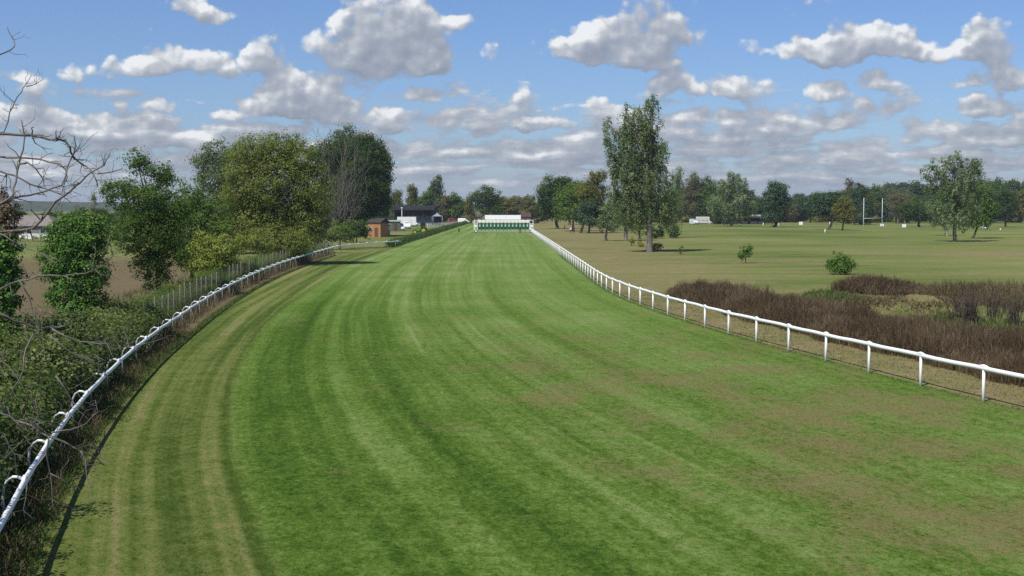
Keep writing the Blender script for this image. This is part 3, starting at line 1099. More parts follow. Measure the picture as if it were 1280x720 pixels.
# ------------------------------------------------------------------ trees right of the course
BIRCH = dict(weep=2.0, per=44, cr=.6, leaf=.17, up=.5, asp=.45)
tree('birch_tree', 'tall slender weeping birch standing alone near the white rail, tallest tree of all', 'tree', (812, 315),
     [(758, 152, 7, 12), (762, 176, 9, 16), (768, 204, 11, 18), (783, 138, 8, 14), (785, 166, 14, 20), (787, 200, 15, 22), (812, 130, 11, 14),
      (816, 122, 7, 9), (812, 160, 16, 22), (824, 176, 12, 14), (812, 198, 18, 22), (800, 228, 24, 22), (788, 250, 22, 20), (818, 240, 20, 22),
      (798, 260, 26, 14), (822, 260, 20, 14), (788, 186, 20, 34), (802, 160, 18, 28), (806, 214, 28, 28), (776, 216, 16, 26), (774, 244, 12, 20), (797, 150, 13, 16), (774, 168, 12, 18), (800, 136, 9, 10), (832, 188, 8, 14), (836, 236, 13, 20), (838, 262, 13, 14)], 'birch', seed=61, r0=.42, bark=BARK_GREY, fork=(812, 250), twigs=10, dens=.68, **BIRCH)
tree('birch_tree', 'narrow dark birch close on the right of the tall weeping birch', 'tree', (843, 297),
     [(848, 212, 8, 10), (843, 230, 13, 16), (840, 252, 15, 16), (838, 270, 14, 10)], 'birch', seed=62, r0=.3, bark=BARK_GREY, dens=.68, **BIRCH)
tree('birch_tree', 'grey green birch with low drooping boughs just left of the tall birch', 'tree', (783, 301),
     [(782, 236, 14, 14), (772, 256, 14, 16), (790, 252, 14, 18), (783, 270, 18, 10)], 'birch', seed=63, r0=.36, bark=BARK_GREY, dens=.68, **BIRCH)
tree('round_tree', 'dark round tree farthest along the rail, beyond the starting gate', 'tree', (697, 286),
     [(690, 240, 15, 18), (682, 250, 10, 18), (700, 232, 9, 11), (694, 262, 16, 12)], 'dark', seed=64, r0=.45, dens=0.65, per=34, cr=1.2, leaf=.36)
tree('round_tree', 'second dark tree just behind the light green one beside the course', 'tree', (712, 281),
     [(709, 230, 7, 8), (712, 244, 10, 12), (714, 258, 12, 12)], 'dark', seed=65, r0=.4, dens=0.54, per=34, cr=1.2, leaf=.4)
tree('round_tree', 'light green spreading tree with a thin trunk beside the dark round tree', 'tree', (716, 289),
     [(706, 250, 13, 14), (722, 243, 14, 16), (712, 265, 18, 10), (730, 258, 12, 14)], 'mid', seed=66, r0=.25, dens=0.85, per=30, cr=1.0, leaf=.3)
tree('autumn_tree', 'olive brown tree with spiky top among the trees along the rail', 'tree', (726, 291),
     [(742, 224, 8, 9), (752, 220, 5, 7), (732, 238, 13, 13), (746, 242, 14, 16), (738, 260, 16, 12)], 'autumn', seed=67, r0=.35, dens=0.93, per=28, cr=.9, leaf=.27)
tree('pine_tree', 'short bluish dark pine with a flat crown beside the course', 'tree', (736, 291.5),
     [(728, 268, 12, 9), (740, 258, 12, 8), (748, 270, 10, 9), (738, 276, 14, 6)], 'pine', seed=68, r0=.25, dens=1.24, per=30, cr=.8, leaf=.22)
tree('birch_tree', 'small crooked tree with thin grey green leaves left of the birches', 'tree', (758, 301),
     [(757, 262, 10, 12), (748, 275, 8, 8), (768, 270, 10, 12), (760, 282, 12, 6)], 'birch', seed=69, r0=.25, bark=BARK, dens=0.78, weep=.8, per=26, cr=.7, leaf=.2)
tree('birch_tree', 'thin twin trunked tree seen between the birches', 'tree', (799, 299),
     [(796, 268, 12, 12), (806, 262, 10, 14), (800, 280, 14, 6)], 'birch', seed=70, r0=.22, bark=BARK, dens=0.78, weep=1.0, per=26, cr=.7, leaf=.2)


def shrub(name, label, base, blobs, leafk, seed, group=None, dens=4.0, leaf=.1, cr=.25, per=18, r0=.05, cat='shrub', **kw):
    return tree(name, label, cat, base, blobs, leafk, seed=seed, r0=r0, dens=dens, leaf=leaf, cr=cr, per=per, group=group, twigs=4, **kw)


shrub('dense_shrub', 'dark upright clipped shrub under the narrow birch', (842, 298), [(842, 288, 7, 9), (842, 293, 7, 5)], 'dark', 71, None, 1.5, .2, .4)
shrub('dense_shrub', 'low dark shrub behind the foot of the tall birch', (822, 298), [(818, 291, 10, 7), (826, 290, 6, 7)], 'dark', 72, None, 1.5, .2, .4)
shrub('small_shrub', 'bright yellow shrub right beside the trunk of the tall birch', (822, 313), [(820, 308, 4, 4), (825, 308, 4, 4)], 'yellow', 73, None, 5, .12, .25)
shrub('small_shrub', 'yellow shrub between the tall birch and its left neighbour, nearer the birch', (801, 309), [(801, 305, 4, 4)], 'yellow', 74, None, 5, .12, .25)
shrub('small_shrub', 'pale yellow shrub farthest left of the birch trunk', (789, 307), [(789, 302, 3.5, 4), (791, 300, 2.5, 3)], 'yellow', 75, None, 4, .12, .25)
shrub('small_shrub', 'small olive sapling at the right end of the birch shadow', (851, 318), [(851, 312, 3.5, 5), (852, 309, 2, 3)], 'lime', 76, None, 5, .1, .2)
shrub('young_sapling', 'young thin bright green sapling in the dry grass right of the birch', (932, 329),
      [(932, 316, 7, 7), (927, 320, 5, 5), (937, 312, 4, 6)], 'bright', 77, None, 4, .11, .3, up=.2)
shrub('round_bush', 'round bright green bush standing alone above the brown scrub', (1050, 343),
      [(1050, 325, 13, 9), (1040, 331, 10, 8), (1060, 332, 9, 8), (1050, 334, 14, 7)], 'bright', 78, None, 6, .09, .28, 22)

# ------------------------------------------------------------------ trees across the sports field
tree('birch_tree', 'big grey green birch standing alone on the right of the sports field', 'tree', (1194, 302),
     [(1163, 214, 11, 12), (1180, 205, 12, 14), (1193, 200, 14, 14), (1218, 204, 12, 14), (1205, 214, 16, 14), (1178, 228, 20, 16), (1200, 236, 22, 18),
      (1222, 228, 12, 18), (1180, 256, 24, 16), (1208, 258, 24, 16), (1195, 272, 24, 9)], 'birch', seed=81, r0=.38, bark=BARK_GREY, fork=(1194, 268), twigs=10,
     dens=0.59, weep=1.5, per=28, cr=.8, leaf=.22, up=.5, asp=.45)
tree('round_tree', 'green tree leaning out from behind the lone birch on its right', 'tree', (1216, 298),
     [(1228, 246, 14, 16), (1220, 264, 16, 14), (1238, 262, 9, 14), (1226, 276, 14, 8)], 'mid', seed=82, r0=.25, dens=0.78, per=28, cr=.8, leaf=.26)
tree('birch_tree', 'pale trunked tree half hidden behind the lone birch on its left', 'tree', (1184, 294.5),
     [(1170, 258, 12, 12), (1184, 250, 12, 14), (1178, 272, 14, 8)], 'birch', seed=83, r0=.28, bark=BARK_PALE, dens=0.70, weep=1, per=26, cr=.8, leaf=.26)
tree('round_tree', 'small yellow green tree left of the goal posts', 'tree', (1053, 288),
     [(1056, 254, 10, 9), (1050, 264, 10, 8), (1062, 266, 9, 9), (1056, 272, 13, 6)], 'autumn', seed=84, r0=.22, dens=1.08, per=28, cr=.8, leaf=.24)
tree('pine_tree', 'pine with a leaning trunk next to the small yellow green tree', 'tree', (1036, 287),
     [(1030, 250, 15, 9), (1044, 246, 8, 8), (1026, 262, 16, 8), (1042, 262, 10, 9)], 'pine', seed=85, r0=.4, dens=0.93, per=30, cr=1, leaf=.26, fork=(1042, 268))
tree('pine_tree', 'round topped dark pine standing clear of the wood on the left of the field', 'tree', (969, 284),
     [(971, 236, 13, 9), (964, 250, 10, 12), (977, 250, 10, 12), (970, 264, 14, 9), (962, 272, 12, 5)], 'pine', seed=86, r0=.45, dens=0.78, per=32, cr=1.1, leaf=.3, fork=(971, 268))
tree('pine_tree', 'dark pine right behind the left goal post', 'tree', (1076, 281),
     [(1075, 240, 10, 10), (1070, 256, 13, 12), (1082, 260, 10, 12), (1076, 272, 14, 7)], 'pine', seed=87, r0=.4, dens=0.70, per=30, cr=1.1, leaf=.32)
tree('round_tree', 'thinning grey tree rising above the dark pine behind the goal', 'tree', (1064, 279),
     [(1061, 230, 6, 7), (1060, 243, 8, 10)], 'rust', seed=88, r0=.3, dens=0.62, per=22, cr=.9, leaf=.26, bark=BARK_GREY)
bare_shrub('bare_tree', 'pale brown leafless tree right of the goal posts at the wood', 'tree', (1122, 279), (1104, 233, 1140, 268), 89, BARK_GREY, .4, 60)
tree('round_tree', 'brown fading tree beside the pale leafless one right of the goal', 'tree', (1131, 279.5),
     [(1124, 252, 14, 14), (1136, 256, 10, 12)], 'rust', seed=90, r0=.3, dens=0.62, per=22, cr=1, leaf=.3, bark=BARK_GREY)
tree('round_tree', 'dark oak with a short stout trunk between the goal and the lone birch', 'tree', (1149, 284),
     [(1138, 262, 12, 10), (1154, 258, 12, 10), (1148, 268, 18, 7)], 'dark', seed=91, r0=.42, dens=0.78, per=30, cr=1, leaf=.3)
tree('round_tree', 'dark tree with a straight black trunk in front of the far white fence', 'tree', (1257, 284),
     [(1256, 246, 10, 9), (1262, 256, 9, 9), (1253, 262, 10, 7)], 'dark', seed=92, r0=.34, dens=0.78, per=30, cr=1, leaf=.3)
tree('birch_tree', 'wide pale birch with a white trunk at the left end of the wood', 'tree', (914, 283),
     [(916, 222, 9, 10), (905, 234, 14, 14), (926, 232, 12, 14), (900, 254, 18, 16), (924, 252, 18, 16), (938, 258, 10, 12), (912, 268, 22, 7)], 'birch', seed=93, r0=.4,
     bark=BARK_PALE, dens=0.53, weep=1.8, per=26, cr=1, leaf=.30, up=.5, asp=.45)
tree('round_tree', 'grey half bare tree at the left end of the wood behind the white van', 'tree', (868, 279.5),
     [(868, 226, 10, 10), (862, 240, 10, 13), (874, 244, 10, 14), (866, 260, 14, 10)], 'rust', seed=94, r0=.35, dens=0.50, per=24, cr=1.1, leaf=.32, bark=BARK_GREY)
tree('round_tree', 'fresh green tree between the grey half bare tree and the pale birch', 'tree', (885, 279.5),
     [(885, 232, 10, 10), (880, 248, 10, 12), (892, 246, 10, 14), (886, 262, 14, 9)], 'mid', seed=95, r0=.35, dens=0.56, per=28, cr=1.1, leaf=.34)

# the wood itself: a belt of trees each with its own trunk and crown
PROTO = {}


def proto_tree(key, leafk, h, w, seed, pine=False):
    rng = np.random.default_rng(seed)
    bl = []
    n = 7
    for i in range(n):
        t = i / (n - 1)
        if pine:
            z, r = h * (.45 + .5 * t), w * (.46 - .26 * t)
            a = rng.uniform(0, 6.28)
            bl.append((Vector((math.cos(a) * w * .2, math.sin(a) * w * .2, z)), (r, r, h * .10)))
        else:
            z, r = h * (.16 + .72 * t), w * (.40 - .16 * abs(t - .3))
            a = rng.uniform(0, 6.28)
            bl.append((Vector((math.cos(a) * w * .2 * (1 - .6 * t), math.sin(a) * w * .2 * (1 - .6 * t), z)), (r, r, h * .16)))
    root = empty('wood_tree', (0, 0, 0))
    v, f, tint, cen, lob = crown(bl, rng, dens=.5, per=20, cr=1.0, leaf=.40)
    trunk_mesh((0, 0, 0), bl, cen, lob, rng, .3, (0, 0, h * .35), 3).build('trunk', BARK, root)
    arr_mesh('crown', v, f, LEAF[leafk], root, tint)
    PROTO[key] = [root, False]
    return root


proto_tree('dark', 'dark', 13, 9, 101)
proto_tree('oak', 'oak', 12, 10, 102)
proto_tree('mid', 'mid', 12, 9, 103)
proto_tree('pine', 'pine', 14, 8, 104, True)
proto_tree('autumn', 'autumn', 11, 8, 105)
proto_tree('rust', 'rust', 12, 8, 106)
proto_tree('blue', 'blue', 13, 7, 107)


def wood_tree(key, px, Y, top_py, wpx, label, group, rng):
    p = PROTO[key]
    r = p[0] if not p[1] else copy_tree(p[0])
    p[1] = True
    hh = {'dark': 13, 'oak': 12, 'mid': 12, 'pine': 14, 'autumn': 11, 'rust': 12, 'blue': 13}[key]
    ww = {'dark': 9, 'oak': 10, 'mid': 9, 'pine': 8, 'autumn': 8, 'rust': 8, 'blue': 7}[key]
    x = W(px, 300, Y).x
    sz = (W(px, top_py, Y).z) / (hh * .985)
    sx = wpx * Y / FPX / ww
    place(r, (x, Y, 0), rng.uniform(0, 6.28), (sx, sx, sz), label, group)
    return r


KIND_LABEL = {
    'dark': 'dark leafy tree in the edge of the far wood behind the sports field',
    'oak': 'broad green oak in the edge of the far wood behind the sports field',
    'mid': 'lighter green tree in the edge of the far wood behind the sports field',
    'pine': 'dark pine in the edge of the far wood behind the sports field',
    'autumn': 'yellowing tree in the edge of the far wood behind the sports field',
    'rust': 'browning tree in the edge of the far wood behind the sports field',
    'blue': 'grey green tree in the edge of the far wood behind the sports field',
}
rngw = np.random.default_rng(110)


def wood_top(px):
    return np.interp(px, [845, 880, 930, 948, 990, 1010, 1040, 1090, 1110, 1150, 1200, 1240, 1270, 1300, 1340], [236, 232, 236, 246, 244, 242, 238, 234, 230, 229, 230, 227, 225, 226, 222])


for row, (Y, dp) in enumerate(((560, 15), (600, 12), (650, 12))):
    px = 842 + row * 6
    while px < 1345:
        k = rngw.choice(['dark', 'oak', 'dark', 'pine', 'mid', 'pine', 'rust', 'oak', 'autumn'] if row == 0 else ['dark', 'pine', 'oak', 'pine'])
        tp = wood_top(px) + rngw.uniform(-1, 5) + (6 if row == 0 else (2 if row == 1 else 0)) + (rngw.uniform(0, 9) if row == 0 else 0)
        wood_tree(k, px, Y + rngw.uniform(-14, 14), tp, rngw.uniform(20, 30), KIND_LABEL[k], k + ' trees of the far wood', rngw)
        px += dp * rngw.uniform(.75, 1.3)

# trees closing the end of the straight, one by one
END = [  # kind, photo x, distance, top y, width px, label
    ('autumn', 497, 520, 240, 17, 'yellow green tree just right of the big dark oak, behind the stand'),
    ('autumn', 515, 530, 233, 17, 'tall pale yellow tree behind the dark stand roof'),
    ('mid', 535, 540, 238, 26, 'round fresh green tree behind the dark stand roof'),
    ('blue', 545, 580, 222, 22, 'tall thin grey poplar rising behind the stand, tallest there'),
    ('rust', 556, 540, 246, 18, 'brownish tree below the tall grey poplar'),
    ('mid', 571, 540, 244, 28, 'wide green tree left of the big dark tree behind the gate'),
    ('autumn', 587, 530, 246, 14, 'narrow yellow tree touching the big dark tree behind the gate'),
    ('autumn', 633, 520, 248, 32, 'yellow green tree right above the white banner of the starting gate'),
    ('rust', 646, 560, 249, 22, 'brownish distant tree between two yellow ones behind the gate'),
    ('autumn', 662, 530, 246, 24, 'yellow green tree beyond the right end of the starting gate'),
    ('dark', 649, 640, 247, 24, 'dark far tree peeping over the yellow ones behind the gate'),
    ('dark', 622, 640, 246, 22, 'dark far tree right behind the big dark tree'),
    ('dark', 560, 650, 247, 30, 'dark far tree behind the wide green one near the stand'),
    ('dark', 520, 660, 247, 30, 'dark far tree behind the pale yellow one near the stand'),
    ('oak', 478, 560, 240, 34, 'green tree showing under the big oak behind the hut'),
    ('dark', 672, 600, 255, 26, 'low dark tree beyond the rail end left of the dark round tree'),
    ('oak', 740, 560, 250, 44, 'broad green tree behind the row of trees along the rail'),
    ('dark', 775, 580, 248, 40, 'dark far tree seen through the boughs left of the tall birch'),
    ('oak', 812, 570, 246, 44, 'broad far tree behind the trunk of the tall birch'),
    ('mid', 835, 575, 248, 36, 'far green tree behind the narrow dark birch'),
]
for k, px, Y, tp, wp, lb in END:
    wood_tree(k, px, Y, tp, wp, lb, None, rngw)
tree('leafy_tree', 'big dark tree rising right behind the starting gate, with forked limbs', 'tree', (606, 281),
     [(607, 240, 12, 9), (596, 250, 8, 12), (618, 248, 9, 11), (606, 258, 14, 12), (620, 262, 8, 8)], 'dark', seed=121, r0=.6, dens=.28, per=26, cr=1.3, leaf=.4, bark=BARK_GREY)

# far trees left beyond the field, round the house
for k, px, Y, tp, wp, lb in [
        ('mid', 98, 330, 262, 40, 'pale green tree right of the grey roofed house'),
        ('dark', 20, 380, 264, 36, 'dark tree behind the left end of the grey roofed house'),
        ('oak', 60, 420, 266, 40, 'green tree behind the ridge of the grey roofed house'),
        ('dark', 130, 400, 262, 36, 'dark far tree behind the withered conifer'),
        ('oak', 160, 420, 258, 40, 'far tree seen low through the dark ragged tree'),
        ('oak', 215, 430, 256, 44, 'far tree seen low between the dark and the mid green trees'),
        ('dark', 300, 420, 252, 50, 'far tree hidden mostly behind the tall yellowish tree')]:
    wood_tree(k, px, Y, tp, wp, lb, None, rngw)

# ------------------------------------------------------------------ brown scrub and its surroundings right of the rail
def scrub_band():
    rng = np.random.default_rng(130)
    pts = []
    while len(pts) < 42000:
        y = rng.uniform(26, 93)
        end = np.clip((93 - y) / 6, 0, 1) ** .5
        wob = .5 * math.sin(y * .5) + .35 * math.sin(y * 1.3 + 1)
        o = rng.uniform(3.6 + wob * .5, 4.4 + (3.7 + wob) * end)
        n = math.sin(y * .9 + o * 1.3) * math.sin(y * .37 - o * .8)
        if n < -.82 and rng.uniform() < .7:
            continue
        hgt = (.74 + .20 * math.sin(y * .42 + .5 * o) + .16 * math.sin(y * 1.9 - o * 2.1) * math.sin(o * 1.7 + y * .6)) * (1 - .45 * np.clip((4.6 - o) / 1.0, 0, 1)) * (.65 + .35 * end)
        pts.append((float(RIGHT(y)) + o, y, -.1, hgt))
    for i in range(11000):
        y = rng.uniform(46, 88)
        o = rng.uniform(7.6, 17)
        pts.append((float(RIGHT(y)) + o, y, -.1, (.20 + .28 * (.5 + .5 * math.sin(y * .7 + o * .9) * math.sin(o * .8 - y * .3)))))
    return np.array(pts)


def stems(name, pts, mat, h0, h1, rng, lean=.10, wid=.02, per=2, fork=3):
    """upright dry stems: each a thin blade with a few side twigs"""
    P = np.repeat(pts, per, axis=0)
    n = len(P)
    P[:, :2] += rng.normal(0, .09, (n, 2))
    h = P[:, 3] * rng.uniform(h0, h1, n)
    base = P[:, :3]
    a = rng.uniform(0, 2 * np.pi, n)
    tip = base + np.stack([rng.normal(0, lean, n) * h, rng.normal(0, lean, n) * h, h], 1)

    def blade(b, t, w):
        sd = np.stack([np.cos(a), np.sin(a), np.zeros(n)], 1) * (w * rng.uniform(.6, 1.4, n))[:, None]
        return np.stack([b - sd, b + sd, t + sd * .3, t - sd * .3], 1)
    q = [blade(base, tip, wid)]
    for i in range(fork):
        f = rng.uniform(.35, .85, n)[:, None]
        s = base + (tip - base) * f
        e = s + np.stack([rng.normal(0, .16, n), rng.normal(0, .16, n), rng.uniform(.15, .4, n)], 1) * h[:, None] * .8
        q.append(blade(s, e, wid * .6))
    v = np.concatenate(q).reshape(-1, 3)
    pat = .5 + .22 * np.sin(P[:, 0] * .9 + P[:, 1] * .35) * np.sin(P[:, 1] * .6 - P[:, 0] * .5)
    tint = np.tile(np.clip(pat + rng.normal(0, .22, n), 0, 1), len(q))
    return arr_mesh(name, v, np.arange(len(v)).reshape(-1, 4), mat, tint=tint)


rs = np.random.default_rng(131)
SB = scrub_band()
tag(stems('dry_scrub', SB, LEAF['scrub'], .6, 1.6, rs, .13, .012), kind='stuff')

SB2 = SB[rs.choice(len(SB), 5200, replace=False)].copy()
SB2[:, 3] *= rs.uniform(.5, 1.25, len(SB2))
tag(stems('straw_stems', SB2, LEAF['reed'], .6, 1.6, rs, .2, .011), kind='stuff')


def px_patch(n, ell, rng):
    """ground points inside ellipses drawn on the ground round photo pixels (centre px, radius across m, radius deep m, height)"""
    out = []
    for px, py, rx, ry, hh, k in ell:
        c = G(px, py)
        m = int(n * k)
        a, r = rng.uniform(0, 2 * np.pi, m), np.sqrt(rng.uniform(0, 1, m))
        x, y = c.x + rx * r * np.cos(a), c.y + ry * r * np.sin(a)
        out.append(np.stack([x, y, np.full(m, -.1), hh * (1.1 - .5 * r ** 2)], 1))
    return np.concatenate(out)


tag(stems('dark_scrub', px_patch(1300, [(1085, 366, 2.7, 1.8, 1.0, 1), (1066, 363, 1.3, 1.3, .55, .35), (1118, 368, 2.2, 1.6, .85, .8), (1150, 370, 2.2, 1.6, .7, .6)], rs),
          LEAF['scrub'], .7, 1.5, rs, .2), kind='stuff')
tag(stems('tall_dry_reeds', px_patch(1000, [(1195, 374, 2.6, 2.6, .95, .9), (1235, 376, 2.6, 2.4, 1.0, .9), (1275, 382, 2.6, 2.6, 1.15, .9), (1320, 388, 3, 3, 1.2, .9), (1170, 372, 2, 2, .7, .5)], rs),
          LEAF['reed'], .6, 1.5, rs, .12), kind='stuff')
tag(stems('green_weeds', px_patch(1100, [(1048, 376, 2.0, 2.6, .45, .9), (1030, 370, 1.4, 2.0, .4, .5), (1075, 388, 2.2, 3.0, .40, .7), (1235, 412, 2.4, 2.4, .5, .6), (1190, 402, 2.0, 2.0, .4, .4)], rs),
          LEAF['bramble'], .5, 1.5, rs, .5, .03), kind='stuff')


def mound():
    rng = np.random.default_rng(133)
    c = G(1140, 392)
    n, vs = 46, []
    for j in range(n):
        for i in range(n):
            a, b = (i / (n - 1) - .5) * 2, (j / (n - 1) - .5) * 2
            r = math.hypot(a, b)
            z = 1.15 * max(0, 1 - r ** 2) ** .8
            z *= .75 + .25 * math.sin(a * 5 + 1) * math.cos(b * 4) + .16 * math.sin(a * 13 + b * 7) + rng.uniform(-.16, .16)
            vs.append((a * 4.9, b * 4.4, z - .25))
    i = (np.arange(n - 1)[:, None] * n + np.arange(n - 1)[None]).ravel()
    o = arr_mesh('earth_mound', vs, np.stack([i, i + 1, i + n + 1, i + n], 1), bpy.data.materials['meadow'], smooth=False, loc=(c.x, c.y, 0))
    for nm, val in (('dry', .55), ('soil', .35)):
        at = o.data.attributes.new(nm, 'FLOAT', 'POINT')
        at.data.foreach_set('value', np.full(n * n, val, dtype=np.float32) + (rng.uniform(-.25, .25, n * n)).astype(np.float32))
    tag(o, 'low mound of pale dry cuttings behind the brown scrub', 'mound')


mound()
pm = px_patch(900, [(1140, 391, 4.2, 3.6, .34, 1.0)], rs)
pm[:, 2] = .55
tag(stems('mound_straw', pm, LEAF['reed'], .3, 1.4, rs, .9, .025), kind='stuff')


def stalk_clump(px, py, hh, n, label, seed):
    rng = np.random.default_rng(seed)
    c = G(px, py)
    mb = MB()
    for i in range(n):
        a, r = rng.uniform(0, 6.28), rng.uniform(0, .35)
        s = Vector((math.cos(a) * r, math.sin(a) * r, -.1))
        e = Vector((math.cos(a) * r * rng.uniform(1, 3.4) + rng.normal(0, .12), math.sin(a) * r * 2 + rng.normal(0, .12), hh * rng.uniform(.5, 1)))
        mb.tube(wander(s, e, rng, .02, 3), [.017, .013, .010, .005], 4)
        for k in range(3):
            f = s.lerp(e, rng.uniform(.5, .95))
            mb.tube([f, f + Vector((rng.normal(0, .12), rng.normal(0, .12), rng.uniform(.1, .35)))], [.008, .003], 3)
    o = mb.build('stalk_clump', BARK, None, (c.x, c.y, 0))
    tag(o, label, 'dry stalks', 'clumps of tall dry stalks')


stalk_clump(1212, 412, 2.3, 90, 'widest clump of tall dark dry stalks behind the mound', 141)
stalk_clump(1243, 408, 1.9, 60, 'clump of dry stalks between the widest clump and the frame edge', 142)
stalk_clump(1268, 413, 2.0, 60, 'rightmost clump of tall dry stalks in the scrub', 143)
stalk_clump(1198, 404, 1.8, 40, 'thin clump of dry stalks just left of the widest one', 145)

# ------------------------------------------------------------------ running rails
WHITE = plain('white_plastic', (0.78, 0.79, 0.77), .45, var=.06, scale=.8)
WHITE2 = plain('white_paint', (0.80, 0.80, 0.78), .5, var=.05, scale=2)
GREYM = plain('galvanised_steel', (0.42, 0.43, 0.45), .45, .3, var=.15)


def along(path, step, start=0.0):
    """points every `step` metres of run, with the direction of the run"""
    P = np.array(path, float)
    seg = np.linalg.norm(np.diff(P, axis=0), axis=1)
    s = np.concatenate([[0], np.cumsum(seg)])
    out = []
    d = start
    while d < s[-1]:
        x, y = np.interp(d, s, P[:, 0]), np.interp(d, s, P[:, 1])
        x2, y2 = np.interp(min(d + .5, s[-1]), s, P[:, 0]), np.interp(min(d + .5, s[-1]), s, P[:, 1])
        x1, y1 = np.interp(max(d - .5, 0), s, P[:, 0]), np.interp(max(d - .5, 0), s, P[:, 1])
        out.append((x, y, math.atan2(y2 - y1, x2 - x1)))
        d += step
    return out


def rail_bar(path, z, rz, rn, name, parent, org, sag=0.012, rng=None):
    mb = MB()
    pts = []
    for i, (x, y, a) in enumerate(along(path, 1.2)):
        pts.append(Vector((x - org[0], y - org[1], z + sag * math.sin(i * 1.9) + .008 * math.sin(i * .7))))
    mb.tube(pts, rn, 12)
    for i, q in enumerate(mb.v):
        p = pts[i // 12]
        mb.v[i] = (q[0], q[1], p.z + (q[2] - p.z) * rz)
    return mb.build(name, WHITE, parent)


def right_rail():
    rng = np.random.default_rng(151)
    path = [(float(RIGHT(y)), y) for y in np.arange(14.0, 352, 1.0)]
    org = (float(RIGHT(100)), 100)
    root = empty('running_rail', (org[0], org[1], 0), 0, 'white plastic running rail on straight posts, sweeping along the right of the course', 'running rail')
    rail_bar(path, 1.09, 1.35, .056, 'rail', root, org)
    mb = MB()
    mb.tube([(0, 0, -.15), (0, 0, .5), (0, 0, 1.04)], [.05, .05, .048], 10)
    post = mb.build('post', WHITE, root)
    mb = MB()
    mb.tube([(-.26, 0, 1.10), (-.18, 0, 1.14), (0, 0, 1.165), (.18, 0, 1.14), (.26, 0, 1.10)], [.030, .052, .058, .052, .030], 8)
    sl_ = mb.build('sleeve', WHITE, post)
    # one post stands where the photograph's first post stands
    P = np.array(path)
    ss = np.concatenate([[0], np.cumsum(np.linalg.norm(np.diff(P, axis=0), axis=1))])
    s41 = float(np.interp(41.42, P[:, 1], ss))
    st = s41 - int(s41 / 3.78) * 3.78
    for i, (x, y, a) in enumerate(along(path, 3.78, st)):
        if i == 0:
            p, q = post, sl_
        else:
            p, q = post.copy(), sl_.copy()
            COL.objects.link(p); COL.objects.link(q)
            p.parent = root; q.parent = p
        p.location = (x - org[0], y - org[1], 0)
        p.rotation_euler = (rng.normal(0, .008), rng.normal(0, .008), a)


right_rail()


def left_rail():
    rng = np.random.default_rng(152)
    path = [(float(LEFT(y)), y) for y in np.arange(12.0, 168, 1.0)]
    for t in np.linspace(0, 1, 14)[1:]:
        # the free end swings in towards the course
        p0, p1, p2 = Vector((float(LEFT(167)), 167)), Vector((-25.0, 184.0)), Vector((-17.6, 203.0))
        q = p0 * (1 - t) ** 2 + p1 * 2 * t * (1 - t) + p2 * t * t
        path.append((q.x, q.y))
    org = (float(LEFT(80)), 80)
    root = empty('running_rail', (org[0], org[1], 0), 0, 'white running rail on curved gooseneck posts along the hedge on the left', 'running rail')
    rail_bar(path, 1.07, 1.3, .052, 'rail', root, org)
    mb = MB()
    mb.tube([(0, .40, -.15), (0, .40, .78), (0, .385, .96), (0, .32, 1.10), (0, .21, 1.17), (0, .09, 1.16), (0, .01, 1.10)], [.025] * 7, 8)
    post = mb.build('post', plain('post_grey_shaded', (.40, .42, .46), .4, var=.15), root)  # bluish grey posts, their colour darkened to carry the shade of the hedge
    mb = MB()
    mb.tube([(-.2, .0, 1.105), (-.1, .0, 1.14), (.1, .0, 1.14), (.2, .0, 1.105)], [.028, .048, .048, .028], 8)
    mb.tube([(0, .03, 1.11), (0, .13, 1.165), (0, .22, 1.172)], [.030, .030, .028], 8)
    sl_ = mb.build('sleeve', WHITE, post)
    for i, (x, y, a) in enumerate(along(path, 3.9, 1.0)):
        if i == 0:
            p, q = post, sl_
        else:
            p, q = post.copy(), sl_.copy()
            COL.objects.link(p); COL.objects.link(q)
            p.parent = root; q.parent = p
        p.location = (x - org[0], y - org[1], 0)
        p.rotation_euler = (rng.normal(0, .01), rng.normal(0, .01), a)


left_rail()


def wire_fence():
    rng = np.random.default_rng(153)
    path = [(float(LEFT(y)) - 1.25, y) for y in np.arange(60.0, 182, 1.0)]
    org = path[0]
    root = empty('wire_fence', (org[0], org[1], 0), 0, 'wire mesh fence on thin pale posts just behind the left rail', 'fence')
    mb = MB()
    mb.tube([(0, 0, -.2), (0, 0, 1), (0, 0, 1.95)], [.032, .030, .027], 6)
    post = mb.build('post', plain('weathered_post', (.17, .155, .13), .85, var=.3), root)
    for i, (x, y, a) in enumerate(along(path, 2.45)):
        p = post
        if i:
            p = post.copy()
            COL.objects.link(p)
            p.parent = root
        p.location = (x - org[0], y - org[1], rng.uniform(-.12, .05))
        p.rotation_euler = (rng.normal(0, .025), rng.normal(0, .025), a)
    mb = MB()
    for z in np.arange(.12, 1.85, .19):
        mb.tube([(x - org[0], y - org[1], z) for x, y, a in along(path, 4.9)], .006, 3)
    for x, y, a in along(path, .30):
        mb.tube([(x - org[0], y - org[1], .05), (x - org[0], y - org[1], 1.8)], .005, 3)
    mb.build('wire_mesh', plain('rusty_wire', (.10, .085, .075), .7, .2), root)


wire_fence()


